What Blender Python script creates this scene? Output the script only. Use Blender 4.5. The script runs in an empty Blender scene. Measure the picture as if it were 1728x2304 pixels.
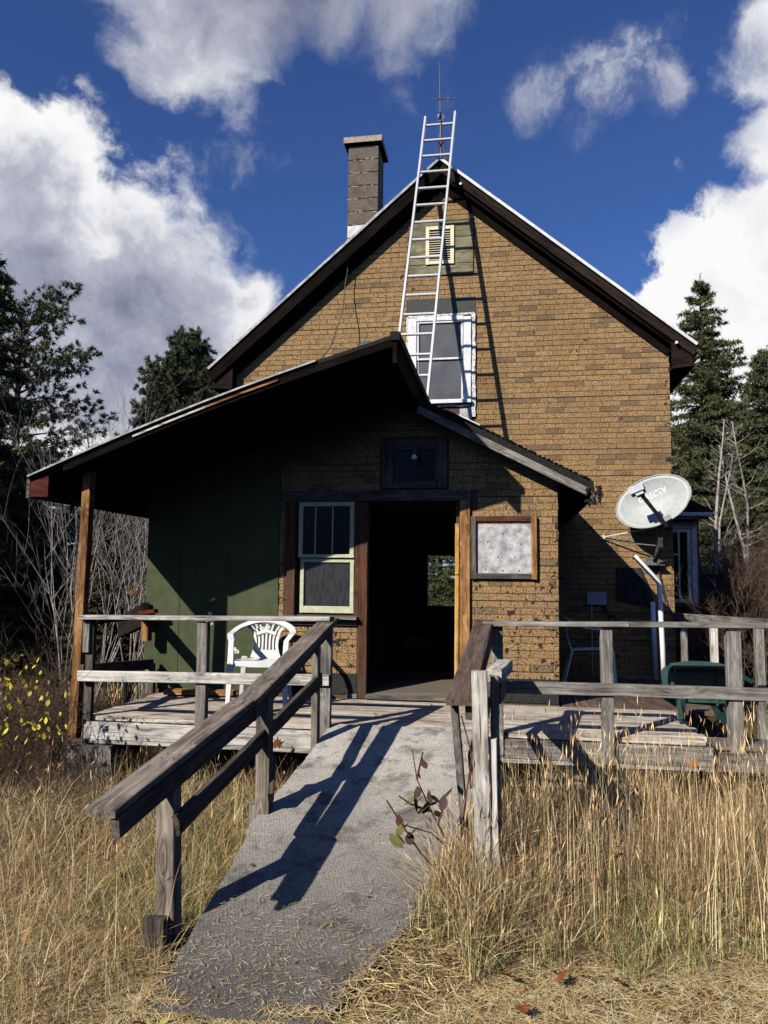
import bpy, bmesh, math, random
import numpy as np
from mathutils import Vector, Matrix
C = bpy.context.scene.collection
R = math.radians
rng = np.random.default_rng(7)
random.seed(7)

# ---------------------------------------------------------------- camera
yaw, pitch, roll = R(9.2), R(4.95), 0.010
fw = Vector((-math.sin(yaw)*math.cos(pitch), math.cos(yaw)*math.cos(pitch), math.sin(pitch)))
rt0 = Vector((math.cos(yaw), math.sin(yaw), 0)); up0 = rt0.cross(fw)
rt = math.cos(roll)*rt0 + math.sin(roll)*up0; up = -math.sin(roll)*rt0 + math.cos(roll)*up0
cd = bpy.data.cameras.new('camera'); cam = bpy.data.objects.new('camera', cd); C.objects.link(cam)
cd.sensor_fit = 'VERTICAL'; cd.sensor_height = 24; cd.sensor_width = 18; cd.lens = 24*1731/2304
cd.clip_start = 0.05; cd.clip_end = 2000
M = Matrix((rt, up, -fw)).transposed().to_4x4(); M.translation = (0, 0, 1.75)
cam.matrix_world = M
bpy.context.scene.camera = cam

# ---------------------------------------------------------------- sun, sky, exposure
SUNV = Vector((.70, 1, -.765)).normalized()
sl = bpy.data.lights.new('sun', 'SUN'); sl.energy = 5.0; sl.angle = R(0.53); sl.color = (1, .935, .84)
so = bpy.data.objects.new('sun', sl); C.objects.link(so); so.location = (-20, -30, 25)
so.rotation_euler = SUNV.to_track_quat('-Z', 'Y').to_euler()
vs = bpy.context.scene.view_settings
vs.view_transform = 'Standard'; vs.look = 'None'; vs.gamma = 1; vs.use_curve_mapping = False; vs.exposure = 0.2
cy = bpy.context.scene.cycles
cy.max_bounces = 6; cy.diffuse_bounces = 0; cy.glossy_bounces = 3; cy.transmission_bounces = 4; cy.transparent_max_bounces = 8
cy.use_denoising = True
world = bpy.data.worlds.new('World'); bpy.context.scene.world = world; world.use_nodes = True

class NT:
    """small helper to write node trees"""
    def __init__(s, tree): s.t = tree; s.t.nodes.clear()
    def n(s, ty, **kw):
        nd = s.t.nodes.new(ty)
        for k, v in kw.items():
            if k == 'inp':
                for a, b in v.items():
                    if hasattr(b, 'is_linked') or isinstance(b, bpy.types.NodeSocket): s.t.links.new(b, nd.inputs[a])
                    else: nd.inputs[a].default_value = b
            else: setattr(nd, k, v)
        return nd
    def m(s, op, a, b=None, c=None, clamp=False):
        nd = s.t.nodes.new('ShaderNodeMath'); nd.operation = op; nd.use_clamp = clamp
        for i, v in enumerate((a, b, c)):
            if v is None: continue
            if isinstance(v, bpy.types.NodeSocket): s.t.links.new(v, nd.inputs[i])
            else: nd.inputs[i].default_value = v
        return nd.outputs[0]
    def v(s, op, a, b=None, sc=None):
        nd = s.t.nodes.new('ShaderNodeVectorMath'); nd.operation = op
        for i, v in enumerate((a, b)):
            if v is None: continue
            if isinstance(v, bpy.types.NodeSocket): s.t.links.new(v, nd.inputs[i])
            else: nd.inputs[i].default_value = v
        if sc is not None:
            if isinstance(sc, bpy.types.NodeSocket): s.t.links.new(sc, nd.inputs['Scale'])
            else: nd.inputs['Scale'].default_value = sc
        return nd.outputs['Value'] if op in ('DISTANCE', 'DOT_PRODUCT', 'LENGTH') else nd.outputs[0]
    def noise(s, vec, scale, detail=6, rough=.6, dist=0, col=False):
        nd = s.n('ShaderNodeTexNoise', inp={'Vector': vec, 'Scale': scale, 'Detail': detail, 'Roughness': rough, 'Distortion': dist})
        return nd.outputs['Color' if col else 'Fac']
    def ramp(s, f, stops, interp='LINEAR'):
        nd = s.n('ShaderNodeValToRGB', inp={'Fac': f}); cr = nd.color_ramp; cr.interpolation = interp
        while len(cr.elements) < len(stops): cr.elements.new(.5)
        for e, (p, c) in zip(cr.elements, stops):
            e.position = p; e.color = (c, c, c, 1) if isinstance(c, (int, float)) else tuple(c) + (1,)
        return nd.outputs[0]
    def mr(s, f, a, b, c=0., d=1., smooth=False):
        nd = s.n('ShaderNodeMapRange', inp={0: f, 1: a, 2: b, 3: c, 4: d})
        if smooth: nd.interpolation_type = 'SMOOTHSTEP'
        return nd.outputs[0]
    def mix(s, f, a, b, mode='MIX'):
        nd = s.t.nodes.new('ShaderNodeMix'); nd.data_type = 'RGBA'; nd.blend_type = mode
        for i, v in ((0, f), (6, a), (7, b)):
            if isinstance(v, bpy.types.NodeSocket): s.t.links.new(v, nd.inputs[i])
            else: nd.inputs[i].default_value = v if isinstance(v, (int, float)) else (tuple(v) + (1,) if len(v) == 3 else v)
        return nd.outputs[2]

def build_world():
    g = NT(world.node_tree)
    tc = g.n('ShaderNodeTexCoord')
    d = g.v('NORMALIZE', tc.outputs['Generated'])
    sky = g.n('ShaderNodeTexSky', sky_type='NISHITA', sun_disc=False, sun_elevation=R(32.1), sun_rotation=R(215))
    sky.altitude = 300; sky.air_density = 1.0; sky.dust_density = .0; sky.ozone_density = 5.0
    skyc = g.v('MULTIPLY', sky.outputs[0], (.92, 1.16, 1.76))
    bg1 = g.n('ShaderNodeBackground', inp={'Color': skyc, 'Strength': .05})
    # clouds: blobs (direction, radius, weight, brightness) broken up by noise
    wv = g.v('SUBTRACT', g.noise(d, 5.5, 6, .58, col=True), (.5, .5, .5))
    dw = g.v('ADD', d, g.v('SCALE', wv, sc=.11))
    blobs = [((-.56, .71, .47), .09, .9, .72), ((-.515, .74, .42), .12, 1.0, 1.0), ((-.462, .80, .375), .105, 1.0, .98), ((-.53, .78, .36), .17, 1.0, .42),
             ((-.44, .85, .32), .13, 1.0, .40), ((-.375, .875, .325), .085, 1.0, .70), ((-.50, .84, .24), .19, 1.0, .30), ((-.40, .88, .25), .12, 1.0, .35), ((-.40, .90, .19), .07, .8, .7), ((-.53, .83, .17), .10, .9, .95), ((-.46, .875, .14), .07, .8, .9),
             ((-.70, .62, .38), .2, 1.0, .7), ((-.68, .70, .28), .2, 1.0, .5), ((-.335, .90, .32), .05, .8, .72), ((-.318, .885, .345), .055, .85, .62),
             ((-.38, .725, .62), .06, .7, .4), ((-.34, .720, .622), .065, .95, .36), ((-.32, .735, .615), .04, .55, .2), ((-.285, .720, .645), .070, .95, .32), ((-.19, .755, .642), .070, .9, .28), ((-.24, .750, .628), .050, .65, .15), ((-.30, .68, .67), .15, 1.0, .45), ((-.12, .77, .64), .09, .7, .3),
             ((.050, .835, .550), .060, .72, .42), ((.055, .850, .525), .035, .45, .38), ((.088, .85, .505), .045, .62, .38), ((.123, .820, .560), .075, .82, .46), ((.100, .835, .540), .04, .5, .42), ((.165, .83, .54), .060, .72, .42),
             ((.185, .79, .59), .04, .5, .5), ((.262, .80, .545), .065, .85, .6), ((.225, .815, .54), .045, .6, .5), ((.285, .84, .47), .06, .8, .45), ((.19, .868, .455), .025, .40, .4), ((.268, .87, .42), .04, .55, .4),
             ((.30, .875, .37), .085, 1.0, 1.0), ((.245, .915, .325), .075, 1.0, 1.0), ((.185, .932, .29), .07, .95, .95), ((.27, .925, .26), .15, 1.0, .75), ((.18, .955, .22), .12, .9, .75), ((.12, .975, .18), .10, .8, .8),
             ((.38, .80, .46), .14, .9, .9), ((.42, .87, .24), .17, .9, .6)]
    # the same broken sky goes on round the rest of the dome
    import random as rd
    r_ = rd.Random(3)
    for k in range(6):
        az = R(80 + k*36); el = R(r_.uniform(18, 55))
        blobs.append(((math.sin(az)*math.cos(el), math.cos(az)*math.cos(el), math.sin(el)), r_.uniform(.1, .2), .8, r_.uniform(.3, .8)))
    F = SW = SB = None
    for c, rad, w, b in blobs:
        dist = g.v('DISTANCE', dw, c)
        f = g.mr(dist, rad*.25, rad*1.45, w, w-1.25)
        F = f if F is None else g.m('SMOOTH_MAX', F, f, .10)
        t = g.mr(dist, 0, rad*1.7, 1, 0); t = g.m('POWER', t, 2)
        SW = t if SW is None else g.m('ADD', SW, t)
        SB = g.m('MULTIPLY', t, b) if SB is None else g.m('MULTIPLY_ADD', t, b, SB)
    B = g.m('DIVIDE', SB, g.m('ADD', SW, .001))
    n1 = g.noise(dw, 7.5, 12, .62); n2 = g.noise(d, 2.6, 8, .6)
    Fn = g.m('ADD', F, g.m('MULTIPLY', g.m('SUBTRACT', n1, .5), 1.9))
    wisp = g.m('MULTIPLY', g.mr(g.v('DISTANCE', d, (.11, .835, .54)), .10, .19, 1, 0, True), 1.0)
    Fn = g.m('SUBTRACT', Fn, g.m('MULTIPLY', wisp, g.m('MULTIPLY', g.noise(g.v('MULTIPLY', dw, (1, 1, .45)), 16, 7, .68), .45)))
    a = g.mr(Fn, g.mr(B, .2, .8, -.10, .16), g.mr(B, .1, .9, .90, .30), 0, 1, True)
    wn = g.mr(g.noise(g.v('MULTIPLY', dw, (1, 1, .4)), 19, 8, .66), .40, .62, .9, 0, True)
    a = g.m('MULTIPLY', a, g.m('SUBTRACT', 1, g.m('MULTIPLY', wisp, wn)))
    a = g.m('MULTIPLY', a, g.m('SUBTRACT', 1, g.m('MULTIPLY', wisp, .34)))
    # brightness: bright sunlit rims, greyer hearts
    core = g.mr(Fn, .25, 1.25, 1, 0, True)
    n3 = g.noise(g.v('ADD', dw, (3.1, 1.7, .4)), 5.0, 10, .62)
    sh = g.m('ADD', B, g.m('MULTIPLY', g.m('SUBTRACT', n3, .5), 1.5))
    sh = g.m('ADD', sh, g.m('MULTIPLY', g.m('MULTIPLY', core, B), .55), clamp=True)
    cc = g.ramp(sh, [(0, (.13, .155, .275)), (.3, (.21, .23, .35)), (.6, (.50, .52, .61)), (.80, (.86, .87, .90)), (1, (1.0, 1.0, 1.0))])
    bg2 = g.n('ShaderNodeBackground', inp={'Color': cc, 'Strength': .84})
    mx = g.n('ShaderNodeMixShader', inp={0: a, 1: bg1.outputs[0], 2: bg2.outputs[0]})
    out = g.n('ShaderNodeOutputWorld'); g.t.links.new(mx.outputs[0], out.inputs[0])
build_world()

# ---------------------------------------------------------------- materials
MAT = {}
def mat(name, f):
    m = bpy.data.materials.new(name); m.use_nodes = True; g = NT(m.node_tree)
    b = g.n('ShaderNodeBsdfPrincipled'); o = g.n('ShaderNodeOutputMaterial'); g.t.links.new(b.outputs[0], o.inputs[0])
    f(g, b); MAT[name] = m; return m
def setc(g, b, col, rough=.8, bump=None, bs=.3, bd=.003, spec=.3):
    for k, v in (('Base Color', col), ('Roughness', rough), ('Specular IOR Level', spec)):
        if isinstance(v, bpy.types.NodeSocket): g.t.links.new(v, b.inputs[k])
        elif k == 'Base Color': b.inputs[k].default_value = tuple(v) + (1,)
        else: b.inputs[k].default_value = v
    if bump is not None:
        bn = g.n('ShaderNodeBump', inp={'Height': bump, 'Strength': bs, 'Distance': bd}); g.t.links.new(bn.outputs[0], b.inputs['Normal'])
def wood(name, light, mid, dark, tint=None, tintamt=0, crack=.5, sy=38, rough=.85, knots=True):
    def f(g, b):
        tc = g.n('ShaderNodeTexCoord'); oi = g.n('ShaderNodeObjectInfo')
        off = g.v('SCALE', (7.3, 3.1, 5.7), sc=oi.outputs['Random'])
        p = g.v('ADD', tc.outputs['Object'], off)
        pk = g.v('MULTIPLY', p, (1.6, 5, 5))
        vor = g.n('ShaderNodeTexVoronoi', inp={'Vector': g.v('MULTIPLY', p, (2.3, 9, 9)), 'Scale': 1.0, 'Randomness': 1.0})
        kn = g.mr(vor.outputs['Distance'], .0, .42, 1, 0, True)
        wob = g.noise(pk, 1.2, 3, .5)
        pp = g.v('ADD', g.v('MULTIPLY', p, (1.3, sy, sy)), g.v('SCALE', (0, 5.0, 5.0), sc=g.m('ADD', wob, g.m('MULTIPLY', kn, .5 if knots else 0))))
        n1 = g.noise(pp, 1.0, 5, .62); n2 = g.noise(g.v('MULTIPLY', p, (2.2, 110, 110)), 1.0, 3, .6)
        n3 = g.noise(p, 3.2, 4, .6); n4 = g.noise(p, 14, 4, .6)
        t = g.m('ADD', g.m('MULTIPLY', n1, .55), g.m('ADD', g.m('MULTIPLY', n2, .25), g.m('MULTIPLY', n3, .3)))
        col = g.ramp(t, [(.42, dark), (.54, mid), (.67, light)])
        if tint: col = g.mix(g.m('MULTIPLY', g.mr(n3, .42, .62, 0, 1, True), tintamt), col, g.mix(n1, tint, [c*.35 for c in tint]))
        cr = g.mr(g.noise(g.v('MULTIPLY', p, (1.1, 62, 62)), 1.0, 2, .5), .62, .70, 0, crack)
        col = g.mix(cr, col, [c*.22 for c in dark])
        if knots: col = g.mix(g.mr(vor.outputs['Distance'], .03, .16, .75, 0, True), col, [c*.6 for c in dark])
        col = g.mix(g.mr(n4, .3, .75, .25, 0), col, dark)
        br = g.m('MULTIPLY_ADD', oi.outputs['Random'], .35, .82)
        col = g.v('SCALE', col, sc=br)
        setc(g, b, col, rough, g.m('SUBTRACT', t, g.m('MULTIPLY', cr, .6)), .6, .004, .02 if max(light) < .1 else .15)
    return mat(name, f)
wood('wood_rail_light', (.74, .71, .65), (.47, .445, .40), (.12, .11, .098))
wood('wood_weathered', (.40, .375, .335), (.20, .187, .165), (.055, .05, .045))
wood('wood_weathered_dark', (.19, .168, .142), (.095, .081, .067), (.026, .022, .019))
wood('wood_handrail', (.40, .345, .28), (.21, .175, .14), (.055, .044, .036))
wood('wood_handrail_brown', (.22, .165, .13), (.145, .103, .08), (.05, .034, .026), crack=.9)
wood('wood_bleached', (.86, .82, .74), (.52, .48, .42), (.10, .085, .07), crack=1.0)
wood('wood_deck', (.82, .74, .62), (.52, .45, .365), (.13, .10, .08))
wood('wood_deck_brown', (.24, .17, .125), (.15, .105, .078), (.05, .035, .028))
wood('wood_orange', (.55, .31, .12), (.30, .145, .055), (.045, .024, .014), crack=.8, sy=26)
wood('wood_yellow', (.74, .46, .14), (.60, .34, .09), (.22, .12, .05), crack=.3)
wood('wood_red', (.22, .095, .05), (.125, .05, .028), (.032, .019, .015), tint=(.10, .09, .08), tintamt=.6)
wood('wood_eave', (.040, .028, .023), (.022, .016, .013), (.009, .007, .006))
wood('wood_rake', (.050, .034, .028), (.027, .019, .016), (.010, .008, .007))
wood('wood_black', (.016, .012, .010), (.009, .007, .006), (.004, .003, .003))  # albedo taken near black, putting deep shade under the roofs into the colour
wood('wood_redpaint', (.14, .03, .02), (.09, .02, .014), (.03, .01, .01))
wood('plywood', (.36, .335, .21), (.20, .185, .11), (.045, .042, .03), crack=.3, sy=9, knots=False)

def _brick(g, b):
    at = g.n('ShaderNodeVertexColor', layer_name='Col'); ge = g.n('ShaderNodeNewGeometry'); p = ge.outputs['Position']
    n1 = g.noise(p, 95, 3, .7); n2 = g.noise(p, 22, 4, .6); n3 = g.noise(p, 1.3, 4, .6)
    col = g.mix(g.mr(n1, .38, .54, .92, 0), at.outputs[0], (.030, .022, .015))
    col = g.mix(g.mr(n1, .60, .68, 0, .38), col, (.62, .43, .20))
    col = g.mix(g.mr(n2, .52, .72, 0, .40), col, (.10, .062, .030))
    col = g.mix(g.mr(n3, .50, .72, 0, .35), col, (.135, .085, .045))
    px = g.n('ShaderNodeSeparateXYZ', inp={0: p})
    st = g.m('SINE', g.m('MULTIPLY', px.outputs[0], 520))
    col = g.mix(g.m('MULTIPLY', g.m('SUBTRACT', 1, at.outputs['Alpha']), g.mr(st, -.3, .5, 0, .7)), col, (.05, .04, .03))
    setc(g, b, col, .95, n1, .5, .003, .15)
mat('brick_siding', _brick)
mat('mortar', lambda g, b: setc(g, b, g.mix(g.noise(g.n('ShaderNodeTexCoord').outputs['Object'], 30), (.07, .045, .026), (.12, .078, .042)), .95))
def spk(name, c1, c2, scale=60, rough=.9, bs=.3, spec=.2, th=(.4, .6), big=None):
    def f(g, b):
        p = g.n('ShaderNodeNewGeometry').outputs['Position']
        n = g.noise(p, scale, 5, .65); col = g.mix(g.mr(n, th[0], th[1]), c1, c2)
        if big: col = g.mix(g.mr(g.noise(p, big[0], 5, .6), .45, .65, 0, big[2]), col, big[1])
        setc(g, b, col, rough, n, bs, .003, spec)
    return mat(name, f)
spk('felt', (.014, .015, .014), (.045, .047, .045), 120, .9)
spk('felt_grey', (.045, .048, .046), (.10, .105, .10), 110, .9)
spk('shingle', (.010, .010, .010), (.06, .06, .058), 140, .9, th=(.5, .72))
spk('drip_edge', (.62, .62, .62), (.80, .80, .80), 12, .4, .1, .5)
spk('drip_edge_dull', (.20, .20, .20), (.42, .42, .42), 12, .5, .1, .5)
spk('white_paint', (.60, .61, .62), (.80, .80, .80), 30, .6, .3, .4, th=(.35, .5), big=(9, (.35, .33, .30), .35))
spk('white_putty', (.32, .33, .32), (.78, .78, .76), 38, .8, .8, .3, th=(.42, .55))
spk('cream_vent', (.74, .66, .44), (.80, .74, .52), 20, .6)
spk('green_panel', (.046, .062, .025), (.062, .080, .034), 8, .75, .1, .3, big=(3.0, (.085, .095, .045), .4))
spk('green_plastic', (.028, .075, .065), (.04, .10, .085), 18, .38, .1, .45)
spk('white_plastic', (.78, .79, .80), (.84, .84, .84), 14, .42, .05, .45)
spk('pvc', (.78, .78, .80), (.84, .84, .86), 14, .4, .05, .45)
spk('dish_paint', (.37, .39, .38), (.43, .45, .44), 14, .5, .05, .4)
spk('dish_letter', (.82, .82, .82), (.86, .86, .86), 14, .5, .05, .4)
spk('lnb_grey', (.36, .38, .42), (.44, .46, .50), 18, .5)
spk('dark_metal', (.025, .026, .028), (.06, .06, .065), 30, .55, .2, .5)
spk('mast_metal', (.07, .07, .075), (.16, .16, .165), 30, .5, .2, .5)
spk('rod_metal', (.035, .04, .045), (.09, .10, .10), 30, .5, .2, .5)
spk('copper', (.16, .07, .045), (.09, .05, .04), 30, .5, .2, .5)
spk('concrete', (.13, .125, .115), (.26, .25, .23), 14, .95, .6, .2, big=(4, (.06, .055, .05), .6))
spk('chimney_block', (.12, .096, .078), (.175, .145, .118), 40, .95, .5, .2, big=(6, (.06, .045, .036), .5))
spk('chimney_mortar', (.24, .21, .17), (.36, .32, .27), 40, .95)
spk('chimney_white', (.60, .58, .54), (.78, .77, .74), 12, .9, big=(7, (.25, .20, .15), .5))
spk('chimney_cap', (.30, .25, .19), (.42, .36, .28), 25, .95)
spk('galvanised', (.24, .24, .25), (.60, .60, .61), 11, .6, .3, .3, th=(.36, .62), big=(26, (.42, .40, .38), .6))
spk('rust', (.28, .14, .08), (.45, .35, .28), 30, .9)
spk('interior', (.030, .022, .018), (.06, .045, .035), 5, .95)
spk('cloth_dark', (.022, .024, .03), (.04, .042, .052), 9, .95)
spk('siding_brown', (.09, .062, .04), (.14, .10, .065), 60, .95)
spk('bark_pine', (.11, .075, .055), (.05, .036, .028), 25, .95, .8)
spk('bark_spruce', (.085, .07, .06), (.035, .03, .026), 25, .95, .8)
spk('bark_birch', (.36, .33, .30), (.16, .13, .115), 9, .85, .4, th=(.50, .62))
spk('bark_pale', (.38, .345, .32), (.14, .12, .11), 9, .9, .4)
spk('bark_twig', (.27, .235, .225), (.10, .08, .075), 9, .9, .4)
spk('bark_red', (.15, .10, .07), (.07, .046, .034), 9, .9, .4)
spk('bark_bramble', (.16, .05, .045), (.09, .03, .03), 9, .8, .4)
spk('soil', (.055, .040, .026), (.13, .095, .055), 20, 1, .8, .1)
spk('mat_rug', (.12, .10, .075), (.20, .17, .13), 80, 1, .4, .1)

def _glass(g, b):
    p = g.n('ShaderNodeNewGeometry').outputs['Position']
    n = g.noise(g.v('MULTIPLY', p, (14, 14, 4)), 1.5, 6, .65)
    setc(g, b, g.mix(g.mr(n, .4, .75, 0, .6), (.005, .006, .006), (.025, .027, .028)), g.mr(n, .3, .8, .12, .35), spec=.12)
mat('dark_glass', _glass)
def _dglass(g, b):
    p = g.n('ShaderNodeNewGeometry').outputs['Position']
    n = g.noise(g.v('MULTIPLY', p, (30, 30, 5)), 1.5, 6, .7)
    setc(g, b, g.mix(g.mr(n, .4, .75), (.018, .02, .021), (.055, .06, .06)), .35, spec=.3)
mat('dusty_glass', _dglass)
def _screen(g, b):
    p = g.n('ShaderNodeNewGeometry').outputs['Position']
    n = g.noise(p, 120, 3, .7); n2 = g.noise(p, 4, 4, .6)
    setc(g, b, g.mix(g.mr(n2, .35, .7), g.mix(n, (.035, .038, .05), (.085, .088, .105)), (.10, .105, .12)), .45, spec=.4)
mat('window_screen', _screen)
def _clear(g, b):
    b.inputs['Transmission Weight'].default_value = 1; b.inputs['Roughness'].default_value = .05; b.inputs['IOR'].default_value = 1.3
    b.inputs['Base Color'].default_value = (.62, .55, .75, 1)
mat('ball_glass', _clear)
def _alu(g, b):
    n = g.noise(g.n('ShaderNodeNewGeometry').outputs['Position'], 25, 4, .6)
    setc(g, b, g.mix(n, (.62, .62, .62), (.80, .80, .80)), .42, spec=.5); b.inputs['Metallic'].default_value = .35
mat('aluminium', _alu)
def _sash(g, b):
    p = g.n('ShaderNodeNewGeometry').outputs['Position']
    n = g.noise(p, 16, 5, .7); col = g.mix(g.mr(n, .42, .58), (.62, .60, .42), (.46, .50, .34))
    col = g.mix(g.mr(g.noise(p, 30, 4, .7), .62, .72, 0, .7), col, (.12, .10, .07))
    setc(g, b, col, .8, n, .4)
mat('sash_paint', _sash)
def _carpet(g, b):
    p = g.n('ShaderNodeNewGeometry').outputs['Position']
    n = g.noise(p, 95, 3, .75); n2 = g.noise(p, 1.7, 6, .65); sx = g.n('ShaderNodeSeparateXYZ', inp={0: p})
    fine = g.noise(g.v('MULTIPLY', p, (230, 120, 120)), 1, 2, .5)
    wv = g.m('SINE', g.m('MULTIPLY', g.m('ADD', sx.outputs[0], g.m('MULTIPLY', sx.outputs[1], .35)), 330))
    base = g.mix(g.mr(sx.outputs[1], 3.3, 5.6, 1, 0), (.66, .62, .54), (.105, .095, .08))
    base = g.mix(g.mr(n2, .45, .65, 0, .45), base, (.19, .18, .17))
    col = g.mix(g.mr(n, .40, .54, .55, 0), base, (.06, .058, .055))
    col = g.mix(g.mr(fine, .55, .7, 0, .6), col, (.55, .53, .50))
    col = g.mix(g.mr(wv, 0, 1, 0, .22), col, (.05, .05, .05))
    st = g.noise(g.v('ADD', p, (5, 2, 0)), 4.5, 7, .7); col = g.mix(g.mr(st, .50, .62, 0, .65), col, (.075, .068, .06))
    st2 = g.noise(g.v('ADD', p, (1, 7, 0)), 7, 8, .75); col = g.mix(g.mr(st2, .60, .70, 0, .5), col, (.66, .62, .55))
    setc(g, b, col, 1, n, .8, .004, .1)
mat('ramp_carpet', _carpet)
def vcol(name, rough=.8, tl=0, spec=.2):
    def f(g, b):
        at = g.n('ShaderNodeVertexColor', layer_name='Col')
        setc(g, b, at.outputs[0], rough, spec=spec)
        if tl:
            tr = g.n('ShaderNodeBsdfTranslucent', inp={'Color': at.outputs[0]}); mx = g.n('ShaderNodeMixShader', inp={0: tl, 1: b.outputs[0], 2: tr.outputs[0]})
            o = [n for n in g.t.nodes if n.type == 'OUTPUT_MATERIAL'][0]; g.t.links.new(mx.outputs[0], o.inputs[0])
    return mat(name, f)
vcol('grass_blades', .7, .15); vcol('needles', .65, .0, .3); vcol('leaf', .6, .25)
def _ground(g, b):
    p = g.n('ShaderNodeNewGeometry').outputs['Position']
    n = g.noise(p, 26, 6, .7); n2 = g.noise(p, 1.6, 5, .6)
    col = g.mix(g.mr(n, .38, .62), (.07, .045, .02), (.40, .28, .12))
    col = g.mix(g.mr(n2, .45, .65, 0, .6), col, (.09, .07, .035))
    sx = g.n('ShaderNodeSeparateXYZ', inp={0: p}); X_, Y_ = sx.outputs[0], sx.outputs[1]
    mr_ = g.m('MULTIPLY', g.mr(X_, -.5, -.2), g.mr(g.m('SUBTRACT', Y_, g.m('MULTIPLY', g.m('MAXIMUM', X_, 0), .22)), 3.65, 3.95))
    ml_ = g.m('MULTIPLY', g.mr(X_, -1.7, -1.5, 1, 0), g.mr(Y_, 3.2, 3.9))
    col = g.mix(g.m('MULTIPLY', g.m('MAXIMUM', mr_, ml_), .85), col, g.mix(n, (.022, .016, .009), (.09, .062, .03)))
    setc(g, b, col, 1, n, 1, .02, .1)
mat('ground_straw', _ground)

# ---------------------------------------------------------------- mesh helpers
W = {}
def link(o, parent=None, mw=None):
    C.objects.link(o); mw = mw or Matrix.Identity(4)
    if parent is not None:
        o.parent = parent; o.matrix_parent_inverse = W[parent.name].inverted()
    o.matrix_basis = mw; W[o.name] = mw; return o
def tag(o, label=None, cat=None, group=None, kind=None):
    if label: o['label'] = label
    if cat: o['category'] = cat
    if group: o['group'] = group
    if kind: o['kind'] = kind
    return o
def thing(name, loc, label, cat, group=None):
    o = bpy.data.objects.new(name, None); link(o, None, Matrix.Translation(loc)); o.empty_display_size = .1
    return tag(o, label, cat, group)
class MB:
    def __init__(s): s.v = []; s.f = []
    def add(s, vs, fs):
        k = len(s.v); s.v += [tuple(x) for x in vs]; s.f += [tuple(i+k for i in f) for f in fs]; return s
    def box(s, a, b):
        x0, y0, z0 = a; x1, y1, z1 = b
        return s.add([(x0,y0,z0),(x1,y0,z0),(x1,y1,z0),(x0,y1,z0),(x0,y0,z1),(x1,y0,z1),(x1,y1,z1),(x0,y1,z1)],
              [(0,3,2,1),(4,5,6,7),(0,1,5,4),(1,2,6,5),(2,3,7,6),(3,0,4,7)])
    def prism_y(s, poly, y0, y1):
        n = len(poly)
        return s.add([(x, y0, z) for x, z in poly]+[(x, y1, z) for x, z in poly],
              [tuple(range(n))[::-1], tuple(range(n, 2*n))]+[(i, (i+1) % n, n+(i+1) % n, n+i) for i in range(n)])
    def beam(s, p0, p1, w, h, upv=(0, 0, 1), seg=1, jit=0, ch=.004, taper=1):
        p0, p1 = Vector(p0), Vector(p1); x = (p1-p0); L = x.length; x.normalize()
        z = Vector(upv); z = (z-x*z.dot(x)).normalized(); y = z.cross(x)
        return s.add(*beam_local(L, w, h, seg, jit, ch, lambda a, b, c: p0+x*a+y*b+z*c, taper))
    def tube(s, pts, rad, n=6, caps=True):
        pts = [Vector(p) for p in pts]; m = len(pts); rad = rad if hasattr(rad, '__len__') else [rad]*m
        ring = []
        for i, p in enumerate(pts):
            t = (pts[min(i+1, m-1)]-pts[max(i-1, 0)]).normalized()
            a = Vector((0, 0, 1)) if abs(t.z) < .9 else Vector((1, 0, 0)); u = t.cross(a).normalized(); w = t.cross(u)
            ring += [p+(u*math.cos(2*math.pi*k/n)+w*math.sin(2*math.pi*k/n))*rad[i] for k in range(n)]
        fs = [(i*n+k, i*n+(k+1) % n, (i+1)*n+(k+1) % n, (i+1)*n+k) for i in range(m-1) for k in range(n)]
        if caps: fs += [tuple(range(n))[::-1], tuple(range((m-1)*n, m*n))]
        return s.add(ring, fs)
    def obj(s, name, m, parent=None, mw=None, smooth=False):
        me = bpy.data.meshes.new(name); me.from_pydata([tuple(v) for v in s.v], [], s.f)
        if m: me.materials.append(MAT[m])
        if smooth: me.shade_smooth()
        me.update(); o = bpy.data.objects.new(name, me); return link(o, parent, mw)
def beam_local(L, w, h, seg, jit, ch, fn, taper=1):
    a, b = w/2, h/2; c = min(ch, a*.4, b*.4)
    sec = [(-a+c, -b), (a-c, -b), (a, -b+c), (a, b-c), (a-c, b), (-a+c, b), (-a, b-c), (-a, -b+c)]
    vs = []
    for i in range(seg+1):
        t = i/seg; k = 1+(taper-1)*t; dy, dz = (random.uniform(-jit, jit), random.uniform(-jit, jit)) if 0 < i < seg else (0, 0)
        vs += [fn(L*t, y*k+dy, z*k+dz) for y, z in sec]
    fs = [(i*8+k, i*8+(k+1) % 8, (i+1)*8+(k+1) % 8, (i+1)*8+k) for i in range(seg) for k in range(8)]
    fs += [tuple(range(8))[::-1], tuple(range(seg*8, seg*8+8))]
    return vs, fs
def board(name, m, parent, p0, p1, w, h, upv=(0, 0, 1), jit=.0015, seg=None, ch=.004, taper=1):
    """a timber: local X runs along the grain"""
    p0, p1 = Vector(p0), Vector(p1); x = (p1-p0); L = x.length; x.normalize()
    z = Vector(upv); z = (z-x*z.dot(x)).normalized(); y = z.cross(x)
    mw = Matrix((x, y, z)).transposed().to_4x4(); mw.translation = p0
    b = MB(); b.add(*beam_local(L, w, h, seg or max(1, int(L/.3)), jit, ch, lambda a, b_, c: (a, b_, c), taper))
    return b.obj(name, m, parent, mw)
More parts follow.
